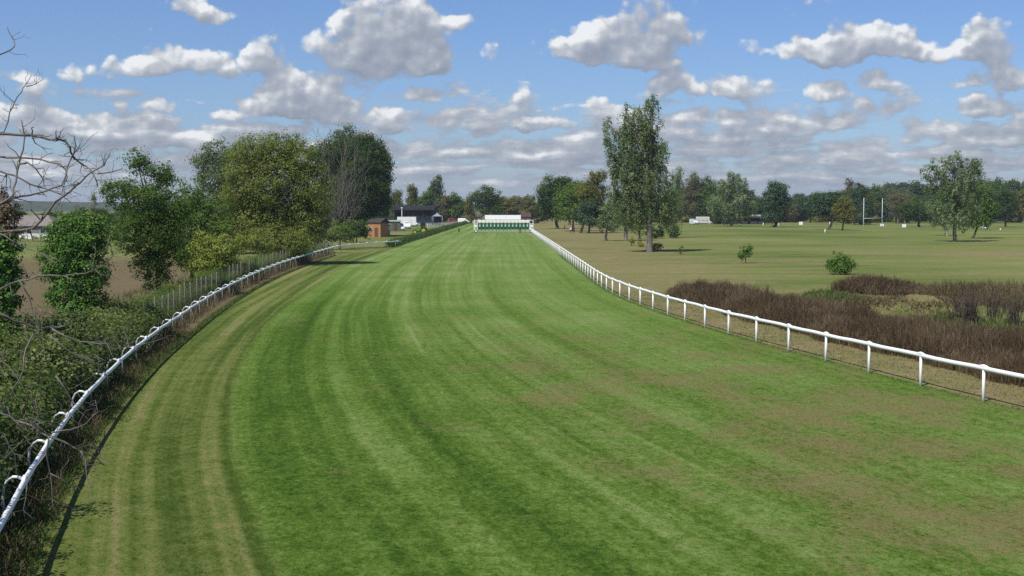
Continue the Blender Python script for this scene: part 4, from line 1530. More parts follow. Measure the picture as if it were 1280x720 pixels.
def clipped_hedge():
    rng = np.random.default_rng(154)
    bl = []
    org = Vector((float(GREEN(300)) - .9, 300, 0))
    root = empty('clipped_hedge', org, 0, 'long low clipped dark hedge running along the left of the straight', 'hedge')
    for y in np.arange(206, 560, 1.5):
        for k in (-.4, .4):
            bl.append((Vector((float(GREEN(y)) - .9 + k, y, .5 + rng.uniform(-.05, .07))) - org, (.62, 1.0, .55)))
    v, f, tint, cen, lob = crown(bl, rng, dens=1.5, per=15, cr=.3, leaf=.10, inner=.6, up=.8, asp=.7)
    arr_mesh('leaves', v, f, LEAF['hedge'], root, tint)['kind'] = 'stuff'
    mb = MB()
    for y in np.arange(207, 558, 1.5):
        x = float(GREEN(y)) - .9
        q = Vector((x, y, -.05)) - org
        mb.tube([q, q + Vector((.05, .1, .4)), q + Vector((-.05, .2, .8))], [.03, .02, .01], 4)
    mb.build('stems', BARK, root)['kind'] = 'stuff'


clipped_hedge()


# ------------------------------------------------------------------ starting gate across the straight
def starting_gate():
    c = G(628.5, 291.2)
    k = c.y / FPX                                    # metres per photo pixel at the gate
    root = empty('starting_gate', c, 0, 'white and green starting gate with fourteen stalls across the end of the straight', 'starting gate')
    fr = plain('gate_frame_white', (.74, .76, .74), .45, var=.06)
    gr = plain('gate_green', (.030, .125, .070), .5, var=.15)
    dk = plain('gate_dark_green', (.010, .045, .032), .5, var=.15)
    pad = plain('pad_cream', (.78, .80, .70), .6, var=.04)
    X0, X1, n = -31.0 * k, 33.0 * k, 14
    w = (X1 - X0) / n
    mb = MB()                                        # overhead trusses front and back
    for y in (0.0, 3.2):
        mb.box(((X0 + X1) / 2, y, 3.18), (X1 - X0, .12, .12))
        mb.box(((X0 + X1) / 2, y, .28), (X1 - X0, .08, .07))
    for i in range(n + 1):
        mb.box((X0 + w * i, 1.6, 3.19), (.08, 3.08, .08))
    mb.build('overhead_beam', fr, root)
    for i in range(n + 1):
        m = MB()
        x = X0 + w * i
        for y in (.0, 3.2):
            m.box((x, y + .001, 1.72), (.085, .085, 2.8))
        m.box((x, 1.6, 1.15), (.06, 3.1, 1.5), 0, .02)
        m.build('stall_partition', dk if i % 2 else gr, root)
    for i in range(n):
        x = X0 + w * (i + .5)
        p = MB().box((x, -.10, 2.86), (w * .93, .10, .50), 0, .02).build('stall_pad', pad, root)
        m = MB()
        # a pair of half doors with sloping shoulders
        for s in (-1, 1):
            a, b = x + s * w * .03, x + s * w * .455
            lo, hi = 1.05, 2.42
            vs = [(a, -.06, lo), (b, -.06, lo), (b, -.06, hi), ((a + b) / 2, -.06, hi + .12), (a, -.06, hi - .42)]
            vs += [(q[0], -.01, q[2]) for q in vs]
            fs = [(0, 1, 2, 3, 4), (9, 8, 7, 6, 5)] + [(j, 5 + j, 5 + (j + 1) % 5, (j + 1) % 5) for j in range(5)]
            m.add(vs, fs)
        d = m.build('stall_door', gr, root)
        MB().box((x, -.085, 1.86), (w * .34, .03, .50), 0, .01).build('door_pad', plain('door_pad_pale', (.42, .58, .45), .6), d)
        MB().box((x, -.085, 1.18), (w * .62, .03, .46), 0, .01).build('kick_panel', dk, d)
        MB().tube([(x - w * .46, -.08, .66), (x + w * .46, -.08, .66)], .03, 5).build('lower_bar', fr, d)
    bn = MB().box(((-22.5 + 22.5) / 2 * k, 1.0, 3.94), (45 * k, .06, 1.16)).build('banner_panel', plain('banner_white', (.86, .86, .84), .5, var=.02), root)
    m = MB()
    for q in np.linspace(-22 * k, 22 * k, 7):
        m.box((q, 1.10, 3.82), (.06, .06, 1.3))
    m.box((0, 1.06, 4.55), (45.6 * k, .10, .07))
    m.build('banner_frame', plain('dark_frame', (.05, .05, .055), .6), bn)
    for s, x in ((-1, X0 - .55), (1, X1 + .55)):
        m = MB()
        for dx in (-.45, .45):
            for y in (-.1, 3.3):
                m.box((x + dx, y, 1.95), (.10, .10, 2.55))
        for z in (.75, 1.5, 2.3, 3.2):
            m.box((x, -.1, z), (.8, .07, .09))
            m.box((x, 3.3, z), (.8, .07, .09))
        m.tube([(x - .42, -.1, .8), (x + .42, -.1, 1.46)], .03, 5)
        m.tube([(x - .42, -.1, 2.27), (x + .42, -.1, 1.54)], .03, 5)
        m.build('side_tower', fr, root)
        MB().box((x, -.18, 1.75), (.62, .06, .55)).build('number_board', plain('board_white', (.8, .8, .76), .5), root)
        for y in (.1, 3.0):
            t_ = MB().disc((x, y, .40), .40, .26, 'x').build('wheel', plain('tyre_rubber', (.02, .02, .02), .85), root)
            MB().disc((x, y, .40), .24, .29, 'x').build('rim', WHITE2, t_)
            MB().disc((x, y - .42, .46), .20, .05, 'y', 14).build('hub_lamp', WHITE2, t_)
        MB().box((x, -.12, .62), (.9, .12, .16)).build('axle_beam', plain('axle_black', (.03, .03, .03), .6), root)


starting_gate()


# ------------------------------------------------------------------ people
def person(px, py, label, top, legs, pose=0, group=None, rz=0.0, hscale=1.0, skin_c=(.36, .22, .15), hair=(.03, .02, .015)):
    c = G(px, py)
    root = empty('person', c, rz, label, 'person', group)
    root.scale = (hscale,) * 3

    def skin_fig(name, V, E, rad, mat, sub=1):
        me = bpy.data.meshes.new(name)
        me.from_pydata(V, E, [])
        o = link(bpy.data.objects.new(name, me))
        o.parent = root
        o.modifiers.new('skin', 'SKIN')
        o.modifiers.new('sub', 'SUBSURF').levels = sub
        o.modifiers['sub'].render_levels = sub
        for i, r in enumerate(rad):
            d = me.skin_vertices[0].data[i]
            d.radius = r if isinstance(r, tuple) else (r, r)
            d.use_root = i == 0
        me.materials.append(mat)
        return o
    st = .10 + .06 * pose
    V = [(0, 0, .95), (0, 0, 1.12), (0, 0, 1.36), (0, 0, 1.47), (0, -.01, 1.56), (0, -.02, 1.66), (0, -.01, 1.74)]
    E = [(0, 1), (1, 2), (2, 3), (3, 4), (4, 5), (5, 6)]
    rad = [(.15, .11), (.14, .10), (.17, .11), (.065, .065), (.07, .08), (.085, .10), (.05, .06)]
    for s in (-1, 1):
        b = len(V)
        V += [(s * .19, 0, 1.40), (s * .25, .02, 1.14), (s * .26, -.06, .92), (s * .265, -.09, .82)]
        rad += [.055, .047, .036, .034]
        E += [(2, b), (b, b + 1), (b + 1, b + 2), (b + 2, b + 3)]
        b = len(V)
        V += [(s * .10, 0, .88), (s * .11, -.02 * s * pose, .50), (s * .12, .03 * s * pose, .10), (s * .12, -.13 + .03 * s * pose, .04)]
        rad += [.085, .062, .045, .04]
        E += [(0, b), (b, b + 1), (b + 1, b + 2), (b + 2, b + 3)]
    skin_fig('body', V, E, rad, plain('skin', skin_c, .6))
    t = [V[0], V[1], V[2], (0, 0, 1.43)]
    tr = [(.17, .13), (.165, .125), (.19, .13), (.09, .09)]
    te = [(0, 1), (1, 2), (2, 3)]
    for s in (-1, 1):
        b = len(t)
        t += [(s * .19, 0, 1.40), (s * .25, .02, 1.14), (s * .26, -.05, .95)]
        tr += [.068, .06, .05]
        te += [(2, b), (b, b + 1), (b + 1, b + 2)]
    skin_fig('jacket', t, te, tr, top)
    l, le, lr = [(0, 0, .97)], [], [(.165, .125)]
    for s in (-1, 1):
        b = len(l)
        l += [(s * .10, 0, .86), (s * .11, -.02 * s * pose, .50), (s * .12, .03 * s * pose, .12)]
        lr += [.098, .078, .062]
        le += [(0, b), (b, b + 1), (b + 1, b + 2)]
    skin_fig('trousers', l, le, lr, legs)
    skin_fig('hair', [(0, .02, 1.66), (0, .0, 1.75), (0, -.03, 1.78)], [(0, 1), (1, 2)], [(.09, .09), (.09, .10), (.05, .06)], plain('hair', hair, .7))
    return root


CL = {k: plain('cloth_' + k, c, .8) for k, c in {'black': (.015, .015, .018), 'navy': (.02, .025, .06), 'orange': (.55, .09, .03), 'pale': (.55, .52, .5), 'jeans': (.05, .07, .12), 'white': (.7, .7, .7)}.items()}
person(650, 291.8, 'person in dark clothes standing in front of the starting gate', CL['black'], CL['black'], 1)
person(705.5, 287.4, 'person in an orange red jacket near the dark round tree', CL['orange'], CL['jeans'], 0, rz=.6)
person(713.5, 292, 'person in a pale top standing beside the thin trunked tree', CL['pale'], CL['jeans'], 1, rz=-.5)
person(717.5, 291.4, 'person in black clothes in the tree shade, next to the one in pale top', CL['black'], CL['navy'], 0, rz=2.2)
person(560.5, 279.5, 'person in a white top behind the pale barrier by the stand', CL['white'], CL['navy'], 0, rz=1.1)
m_ = MB()
m_.tube([(0, 0, -.1), (0, 0, .5), (0, 0, .95)], [.16, .16, .14], 10)
m_.tube([(0, 0, .93), (0, 0, 1.0), (0, 0, 1.03)], [.19, .19, .05], 10)
tag(m_.build('marker_post', plain('black_rubber', (.015, .015, .016), .7), None, G(573.7, 290.2)), 'stubby black marker post standing on the turf left of the starting gate', 'marker')


# ------------------------------------------------------------------ vehicles
TYRE = plain('tyre_rubber', (.02, .02, .02), .85)
RIMM = plain('rim_metal', (.5, .5, .52), .35, .7)


def motor(name, label, loc, rz, prof, wid, colour, glassz, wheels, wr, group=None, cat='van'):
    """a car or van: side profile extruded with inset shoulders, windows, wheels and lamps. Nose towards -Y."""
    root = empty(name, loc, rz, label, cat, group)
    mat = plain('paint_' + '_'.join('%02d' % int(q * 99) for q in colour), colour, .3, var=.03, spec=.5)
    mb = MB()
    n = len(prof)
    secs = ((-wid / 2, .94), (-wid / 2 + .08, 1.0), (wid / 2 - .08, 1.0), (wid / 2, .94))
    cy = sum(p[0] for p in prof) / n
    vs = [(x, cy + (y - cy) * s, .25 + (z - .25) * (s if z > .6 else 1)) for x, s in secs for y, z in prof]
    fs = [tuple(range(n)), tuple(range(4 * n - 1, 3 * n - 1, -1))]
    for r in range(3):
        fs += [(r * n + i, (r + 1) * n + i, (r + 1) * n + (i + 1) % n, r * n + (i + 1) % n) for i in range(n)]
    mb.add(vs, fs)
    mb.build('body', mat, root)
    y0, z0, y1, z1 = glassz['screen']
    d = Vector((0, y1 - y0, z1 - z0))
    nn = Vector((0, -d.z, d.y)).normalized() * .012
    m = MB()
    hw = wid / 2 - .16
    q = [(-hw, y0, z0), (hw, y0, z0), (hw * .94, y1, z1), (-hw * .94, y1, z1)]
    m.add([Vector(p) + nn * (1 if nn.y < 0 else -1) for p in q] + [Vector(p) - nn * (1 if nn.y < 0 else -1) for p in q],
          [(0, 1, 2, 3), (7, 6, 5, 4), (0, 4, 5, 1), (1, 5, 6, 2), (2, 6, 7, 3), (3, 7, 4, 0)])
    m.build('windscreen', glass(), root)
    for s in (-1, 1):
        for a, b, lo, hi in glassz['side']:
            x = s * (wid / 2 + .004)
            m = MB()
            m.add([(x, a, lo), (x, b, lo), (x * .985, b - .04, hi), (x * .985, a + .12, hi), (x * .97, a, lo), (x * .97, b, lo), (x * .955, b - .04, hi), (x * .955, a + .12, hi)],
                  [(0, 1, 2, 3), (7, 6, 5, 4), (0, 4, 5, 1), (1, 5, 6, 2), (2, 6, 7, 3), (3, 7, 4, 0)])
            m.build('side_window', glass(), root)
        yn = min(p[0] for p in prof)
        MB().box((s * (wid / 2 - .28), yn + .02, glassz['lamp']), (.32, .10, .16), 0, .03).build('headlight', plain('lamp_glass', (.7, .7, .68), .1), root)
        for wy in wheels:
            w = MB().disc((s * (wid / 2 - .10), wy, wr), wr, .20, 'x').build('wheel', TYRE, root)
            MB().disc((s * (wid / 2 - .08), wy, wr), wr * .62, .20, 'x').build('rim', RIMM, w)
    yn = min(p[0] for p in prof)
    MB().box((0, yn + .02, .42), (wid * .9, .14, .20), 0, .04).build('bumper', plain('bumper_grey', (.08, .08, .085), .6), root)
    return root


VAN = [(-2.3, .30), (-2.35, .75), (-2.15, 1.05), (-1.45, 1.22), (-.75, 2.0), (-.4, 2.12), (2.2, 2.10), (2.35, 1.9), (2.35, .30)]
VANG = {'screen': (-1.38, 1.26, -.80, 1.94), 'side': [(-1.1, -.15, 1.22, 1.85)], 'lamp': .88}
CAR = [(-2.05, .28), (-2.1, .62), (-1.9, .82), (-.95, .98), (-.25, 1.42), (1.0, 1.46), (1.75, 1.05), (2.05, .95), (2.1, .5), (2.05, .28)]
CARG = {'screen': (-.88, 1.02, -.30, 1.38), 'side': [(-.55, .25, .98, 1.36), (.30, 1.15, .98, 1.36)], 'lamp': .72}
CAMP = [(-3.0, .35), (-3.05, .8), (-2.8, 1.1), (-2.2, 1.3), (-1.9, 2.0), (-2.3, 2.35), (-2.2, 2.85), (2.9, 2.85), (3.0, 2.7), (3.0, .45)]
CAMPG = {'screen': (-2.14, 1.34, -1.93, 1.92), 'side': [(-1.75, -.9, 1.3, 1.95), (-.3, .7, 1.4, 2.1), (1.4, 2.3, 1.4, 2.1)], 'lamp': .9}
WH = (.78, .78, .77)
motor('white_van', 'white van with dark windscreen parked nearest the orange hut', G(501, 288.4), .12, VAN, 1.9, WH, VANG, (-1.5, 1.5), .34, 'white vans parked by the stand')
motor('white_van', 'second white van parked right behind the first by the stand', G(508.5, 286), .2, VAN, 1.9, WH, VANG, (-1.5, 1.5), .34, 'white vans parked by the stand')
motor('parked_car', 'white car in front of the white lorry box behind the tractor', G(517.5, 282.4), .4, CAR, 1.75, WH, CARG, (-1.3, 1.3), .32, None, 'car')
motor('white_van', 'white van parked at the far end of the hedge by the gate', G(580, 279.5), 1.35, VAN, 1.9, WH, VANG, (-1.5, 1.5), .34, None, 'van')
motor('parked_van', 'dark blue van parked next to the white one behind the hedge', G(573.5, 278.6), 1.2, VAN, 1.8, (.015, .02, .06), VANG, (-1.5, 1.5), .34, None, 'van')
motor('parked_van', 'red van parked left of the dark blue one behind the barrier', G(566.5, 279.3), .9, VAN, 1.8, (.14, .016, .016), VANG, (-1.5, 1.5), .34, None, 'van')
motor('white_van', 'white van parked at the left end of the far wood', G(867.5, 280.6), .3, VAN, 1.95, (.6, .6, .58), VANG, (-1.5, 1.5), .34, 'vans at the far wood')
motor('motorhome', 'white motorhome parked broadside beside the white van at the wood', G(879.5, 280), 1.45, CAMP, 2.2, (.50, .49, .44), CAMPG, (-2.0, 1.8), .36, None, 'motorhome')
for i, (px, lb) in enumerate(((1252.5, 'white van left of the three roofs showing over the far white fence'), (1260.5, 'white van middle of the three roofs showing over the far white fence'),
                              (1267.5, 'white van right of the three roofs showing over the far white fence'))):
    motor('white_van', lb, G(px, 275.6), .2 * i, CAMP, 2.1, WH, CAMPG, (-2.0, 1.8), .36, 'vans over the far fence')


def tractor():
    root = empty('farm_tractor', G(526, 292.8), 0, 'green farm tractor with yellow wheel rims on the grass behind the hedge', 'tractor')
    g = plain('tractor_green', (.10, .26, .03), .4)
    y = plain('rim_yellow', (.48, .36, .03), .5)
    m = MB()
    m.prism([(-1.85, .75), (-1.90, 1.25), (-1.75, 1.55), (-.35, 1.68), (-.30, .75)], -.42, .42)
    m.build('hood', g, root)
    MB().box((-.15, 0, .72), (2.6, .5, .34)).build('chassis', plain('chassis_dark', (.03, .03, .03), .6), root)
    c = MB().box((.55, 0, 2.12), (1.25, 1.25, 1.30), 0, .12).build('cab', glass(), root)
    MB().box((.52, 0, 2.82), (1.45, 1.4, .12), 0, .12).build('cab_roof', plain('roof_dark', (.05, .055, .05), .5), c)
    m = MB()
    for x in (-.06, 1.15):
        for s in (-.62, .62):
            m.box((x, s, 2.1), (.09, .09, 1.36))
    m.build('cab_pillar', g, c)
    for s in (-1, 1):
        w = MB().disc((.75, s * .85, .85), .85, .42, 'y', 24).build('rear_wheel', TYRE, root)
        MB().disc((.75, s * .88, .85), .50, .42, 'y', 18).build('rim', y, w)
        w = MB().disc((-1.35, s * .75, .55), .55, .32, 'y', 22).build('front_wheel', TYRE, root)
        MB().disc((-1.35, s * .77, .55), .31, .32, 'y', 18).build('rim', y, w)
        MB().prism([(.0, 1.5), (.3, 1.82), (1.1, 1.82), (1.5, 1.45), (1.45, 1.4), (1.08, 1.75), (.34, 1.75), (.06, 1.45)], s * .85 - .22, s * .85 + .22).build('mudguard', g, root)
    MB().tube([(-.9, .25, 1.55), (-.9, .25, 2.5)], [.05, .05], 8).build('exhaust_pipe', plain('chassis_dark', (.03, .03, .03), .6), root)


tractor()

# ------------------------------------------------------------------ buildings, stand, tents
ORANGE = plain('orange_timber', (.34, .165, .075), .75, var=.18, scale=2)
ROOFD = plain('dark_roof', (.045, .042, .042), .8, var=.2)


def house(name, label, cat, loc, rz, L, D, Hw, Hr, wall, roof, wins=(), door=None, over=.35, hip=0.0):
    root = empty(name, loc, rz, label, cat)
    MB().box((0, 0, Hw / 2), (L, D, Hw)).build('wall', wall, root)
    a, b, e = L / 2 + over, D / 2 + over, .12
    vs = [(-a, -b, Hw), (a, -b, Hw), (a, b, Hw), (-a, b, Hw), (-a + hip, 0, Hw + Hr), (a - hip, 0, Hw + Hr)]
    vs = vs + [(x, y, z + e) for x, y, z in vs]
    fs = [(0, 1, 2, 3), (6, 7, 11, 10), (8, 9, 10, 11), (7, 8, 11), (9, 6, 10), (0, 6, 7, 1), (1, 7, 8, 2), (2, 8, 9, 3), (3, 9, 6, 0)]
    fs[0] = (3, 2, 1, 0)
    vv = [vs[i] for i in (0, 1, 2, 3)] + vs[4:]
    m = MB()
    m.add(vs, [(3, 2, 1, 0), (6, 7, 11, 10), (8, 9, 10, 11), (7, 8, 11), (9, 6, 10), (0, 1, 7, 6), (1, 2, 8, 7), (2, 3, 9, 8), (3, 0, 6, 9)])
    m.build('roof', roof, root)
    for x, z, w, h in wins:
        f = MB().box((x, -D / 2 - .02, z), (w + .14, .06, h + .14)).build('window', WHITE2, root)
        MB().box((x, -D / 2 - .055, z), (w, .03, h)).build('pane', glass(), f)
    if door:
        x, w, h = door
        d = MB().box((x, -D / 2 - .03, h / 2), (w, .06, h)).build('door', plain('door_brown', (.12, .06, .03), .6), root)
        MB().box((x + w * .36, -D / 2 - .08, h * .48), (.05, .06, .14)).build('handle', GREYM, d)
    return root


house('garden_hut', 'small orange timber hut under the big dark oak', 'hut', G(471.5, 296.4) + Vector((0, 2, 0)), R(-28), 3.4, 3.2, 3.1, .9, ORANGE, ROOFD, [(-.9, 1.7, .7, .8)], (.6, .9, 2.0), .25)
m_ = MB()
m_.box((0, 0, .62), (1.3, 1.1, 1.24), R(-12), .04)
tag(m_.build('timber_box', ORANGE, None, G(483.5, 293.6)), 'low orange timber box standing right of the hut', 'box')
house('storage_shed', 'low grey green shed half hidden right of the orange hut', 'shed', G(490, 288.5), R(8), 4.6, 3.0, 2.5, .35, plain('shed_grey_green', (.10, .13, .10), .8), plain('shed_roof', (.24, .28, .22), .8), [(-.8, 1.5, .8, .7)], (.9, .9, 2.0), .2)


def lorry_box():
    root = empty('lorry_trailer', G(508.5, 283.6), R(4), 'white lorry trailer parked in front of the dark stand', 'trailer')
    MB().box((0, 0, 2.0), (6.3, 2.5, 2.7), 0, .05).build('box_body', plain('trailer_white', (.72, .74, .72), .5, var=.04), root)
    MB().box((0, 0, .58), (6.0, 1.2, .16)).build('chassis', plain('chassis_dark', (.03, .03, .03), .6), root)
    for x in (-2.3, 1.6, 2.6):
        for s in (-1, 1):
            w = MB().disc((x, s * 1.05, .45), .45, .28, 'y').build('wheel', TYRE, root)
            MB().disc((x, s * 1.08, .45), .25, .28, 'y').build('rim', RIMM, w)
    MB().box((1.2, -1.265, 1.7), (1.1, .03, 1.6)).build('side_door', plain('door_pale', (.60, .64, .62), .5), root)


lorry_box()


def grandstand():
    c = G(519, 281.2)
    root = empty('grandstand', c, R(-6), 'dark roofed open spectator stand behind the white lorry trailer', 'stand')
    dk = plain('stand_dark', (.030, .032, .040), .7)
    m = MB()
    m.prism([(-5.2, 6.1), (5.0, 7.0), (5.0, 7.22), (-5.2, 6.35)], -8.2, 8.2, 'x')
    m.build('roof', plain('stand_roof', (.022, .023, .026), .8, var=.2, spec=.1), root)
    m = MB()
    m.prism([(-5.25, 5.55), (-5.21, 6.4), (-5.30, 6.4), (-5.34, 5.55)], -8.3, 8.3, 'x')
    m.build('fascia', plain('stand_fascia', (.035, .035, .036), .8, spec=.1), root)
    MB().box((0, 4.6, 3.3), (15.6, .25, 6.6)).build('back_wall', plain('stand_wall', (.07, .068, .065), .8), root)
    for s in (-1, 1):
        MB().box((s * 7.75, 1.6, 3.0), (.2, 5.7, 5.9)).build('side_wall', plain('stand_wall', (.07, .068, .065), .8), root)
    for i in range(6):
        MB().box((0, -3.0 + i * 1.2, .3 + i * .28), (15.1, 1.15, .6 + i * .56)).build('step', plain('stand_concrete', (.26, .25, .24), .9), root)
    for x in (-7.6, -3.8, 0, 3.8, 7.6):
        MB().box((x, -4.6, 3.0), (.22, .22, 6.0)).build('column', dk, root)


grandstand()


def lamp_mast():
    root = empty('lamp_mast', G(502.4, 282.5), 0, 'thin white lamp mast in front of the dark stand roof', 'lamp mast')
    MB().tube([(0, 0, -.1), (0, 0, 3), (0, 0, 6.2)], [.12, .10, .08], 8).build('pole', WHITE2, root)
    MB().box((0, -.1, 6.35), (.6, .42, .36), 0, .06).build('lamp_head', WHITE2, root)


lamp_mast()


def pavilion():
    root = empty('pavilion_tent', G(546.5, 281.8), R(10), 'blue grey peaked pavilion roof right of the dark stand', 'tent')
    a, z0, z1 = 1.75, 3.3, 4.6
    m = MB()
    ring = [(-a, -a), (a, -a), (a, a), (-a, a)]
    vs = [(x, y, z0) for x, y in ring] + [(x * .45, y * .45, z0 + .55) for x, y in ring] + [(0, 0, z1)]
    fs = [(i, (i + 1) % 4, 4 + (i + 1) % 4, 4 + i) for i in range(4)] + [(4 + i, 4 + (i + 1) % 4, 8) for i in range(4)] + [(3, 2, 1, 0)]
    m.add(vs, fs).build('canopy', plain('canvas_blue_grey', (.22, .27, .33), .7), root)
    for x, y in ring:
        MB().tube([(x * .95, y * .95, -.05), (x * .95, y * .95, z0)], .05, 6).build('pole', GREYM, root)
    MB().box((0, a * .9, 1.65), (a * 1.9, .05, 3.2)).build('back_sheet', plain('canvas_dark', (.02, .022, .032), .8), root)


pavilion()


def barrier():
    a, b = G(534.5, 284.2), G(571, 280.6)
    root = empty('white_barrier', a, math.atan2(b.y - a.y, b.x - a.x), 'pale slatted barrier along the grass between the stand and the hedge', 'fence')
    L = (b - a).length
    n = int(L / 2.4)
    for i in range(n + 1):
        MB().box((L * i / n, 0, .65), (.10, .10, 1.35)).build('post', WHITE2, root)
    m = MB()
    for z in (.25, .62, 1.0, 1.25):
        m.box((L / 2, -.07, z), (L, .03, .17))
    m.build('slats', plain('slat_cream', (.50, .49, .42), .7), root)


barrier()
house('low_building', 'low brown roofed building far behind the starting gate', 'building', Vector((W(636, 281, 500).x, 520, 0)), R(3), 17, 7, 2.7, 1.7,
      plain('wall_pinkish', (.22, .15, .12), .85), plain('roof_brown', (.075, .045, .035), .85), [(-6, 1.6, 1.2, 1.1), (-2, 1.6, 1.2, 1.1), (3, 1.6, 1.2, 1.1)], (6.5, 1.1, 2.1))
house('low_building', 'small pale building with a tiled roof behind the parked cars', 'building', Vector((W(588, 280, 520).x, 540, 0)), R(-5), 8, 6, 2.5, 1.3,
      plain('wall_cream', (.42, .36, .28), .85), plain('roof_tile', (.095, .065, .050), .85), [(-2.4, 1.5, 1.1, 1.0), (2.2, 1.5, 1.1, 1.0)], (0, 1.0, 2.1))
house('farm_house', 'long house with a grey brown hipped roof beyond the brown earth field', 'house', Vector((W(44, 290, 300).x, 300, -.5)), R(-4), 12.5, 8, 2.6, 2.4,
      plain('wall_grey', (.17, .155, .15), .85), plain('roof_grey_brown', (.19, .165, .15), .85, var=.12), [(-3.5, 1.4, 1.1, 1.1), (.4, 1.4, 1.1, 1.1), (3.6, 1.4, 1.1, 1.1)], (-1.6, 1.0, 2.0), .5, 3.4)
wl = Vector((W(47, 297, 262).x, 262, -.5))
root_ = empty('garden_wall', wl, R(-3), 'long low bright white wall below the grey roofed house', 'wall')
MB().box((0, 0, .75), (7.6, .28, 1.5)).build('wall', WHITE2, root_)
MB().box((0, 0, 1.54), (7.8, .38, .08)).build('coping', WHITE2, root_)
for i, (dx, lb) in enumerate(((-2.4, 'leftmost small bush before the low white wall'), (-.2, 'small bush before the middle of the low white wall'), (1.4, 'small bush before the white wall, right of the middle one'), (3.3, 'rightmost small bush before the low white wall'))):
    p = Vector((wl.x + dx, wl.y - 1.2, -.5))
    m_ = FPX / p.y
    tree('small_bush', lb, 'bush', p, [(640 + p.x * m_ - 2, 296.5, 4, 3.2), (640 + p.x * m_ + 2, 297, 4, 2.8)], 'mid', seed=160 + i, r0=.05, group='bushes before the white wall', dens=2, per=16, cr=.3, leaf=.12, twigs=2)


def long_shed():
    c = G(925, 280.2)
    root = empty('long_shed', c, R(1), 'long low dark open shed under the trees of the far wood', 'shed')
    k = c.y / FPX
    L = 66 * k
    m = MB()
    m.prism([(-2.6, 2.5), (2.6, 3.0), (2.6, 3.12), (-2.6, 2.62)], -L / 2, L / 2, 'x')
    m.build('roof', ROOFD, root)
    MB().box((0, 2.3, 1.45), (L - .3, .15, 2.9)).build('back_wall', plain('shed_dark', (.018, .016, .015), .85), root)
    for x in (-12.5, 12.5, -L / 2 + .1, L / 2 - .1, 0.0):
        MB().box((x * k * .995 if abs(x) < L / 2 - .2 and x else x, -2.3, 1.26), (.16, .16, 2.52)).build('post', WHITE2 if abs(x) == 12.5 else plain('shed_dark', (.018, .016, .015), .85), root)
    for x in (-20, -8, 4, 16, 26):
        MB().box((x * k, -1.9, .55), (9 * k, .08, 1.1)).build('stall_front', plain('shed_front', (.05, .045, .042), .8), root)


long_shed()
house('pale_roof_hut', 'hut with a pale grey roof at the right end of the long dark shed', 'hut', G(943, 278.6), R(-2), 4.6, 3, 2.6, .8, plain('shed_dark', (.018, .016, .015), .85), plain('roof_pale', (.30, .31, .29), .8), [], (0, .9, 2.0), .3)


def far_fence():
    a, b = G(1243, 278.2), G(1312, 277.4)
    root = empty('rail_fence', a, math.atan2(b.y - a.y, b.x - a.x), 'far white rail fence at the edge of the wood on the right', 'fence')
    L = (b - a).length
    n = int(L / 2.2)
    for i in range(n + 1):
        MB().box((L * i / n, 0, .65), (.13, .13, 1.35)).build('post', WHITE2, root)
    for z in (.55, 1.15):
        MB().box((L / 2, -.08, z), (L, .05, .20)).build('rail', WHITE2, root)


far_fence()


def rugby_goal():
    a, b = G(1079.2, 288.6), G(1102.4, 287.0)
    root = empty('rugby_goal', a, math.atan2(b.y - a.y, b.x - a.x), 'tall white H shaped rugby goal posts on the sports field', 'goal posts')
    L = (b - a).length
    for x in (0, L):
        u = MB().tube([(x, 0, -.2), (x, 0, 4), (x, 0, 9.1)], [.08, .07, .055], 8).build('upright', WHITE2, root)
    MB().tube([(0, 0, 3.4), (L, 0, 3.4)], .065, 8).build('crossbar', WHITE2, root)


rugby_goal()


def board(px, py, w, h, label):
    root = empty('marker_board', G(px, py), 0, label, 'marker board', 'white marker boards on the field')
    k = root.location.y / FPX
    w, h = w * k, h * k
    MB().box((0, 0, h * .62), (w, .05, h * .76), 0, 0).build('panel', WHITE2, root)
    for s in (-1, 1):
        MB().box((s * w * .36, .06, h * .45), (.07, .06, h * .9)).build('leg', GREYM, root)


board(1001, 282.2, 4.6, 5.0, 'white marker board on the field right of the round topped pine')
board(1130, 285.2, 5.0, 5.0, 'white marker board right of the rugby goal')
board(1230, 286.8, 4.8, 5.2, 'white marker board right of the lone field birch')
board(1102.5, 283.6, 4.6, 3.8, 'white marker board seen at the right goal post')
board(1185, 283.6, 3.0, 4.0, 'small white marker board behind the lone field birch')
board(1038, 281.4, 2.6, 4.2, 'small white marker board beside the leaning pine trunk')
for px, py, h, lb in ((1031.3, 291.8, 5.2, 'short white stake in the field before the leaning pine'), (954, 283.6, 5.0, 'short white stake left of the round topped pine'),
                      (973.5, 282.6, 3.4, 'low white stake right at the round topped pine'), (1250.5, 288, 2.4, 'tiny white stake in the grass right of the lone birch'),
                      (924, 282, 3.0, 'low white stake in front of the long dark shed')):
    c = G(px, py)
    m_ = MB()
    hh = h * c.y / FPX
    m_.tube([(0, 0, -.1), (0, 0, hh * .9), (0, 0, hh)], [.14, .14, .04], 8)
    tag(m_.build('marker_stake', WHITE2, None, c), lb, 'marker stake', 'white stakes in the field')


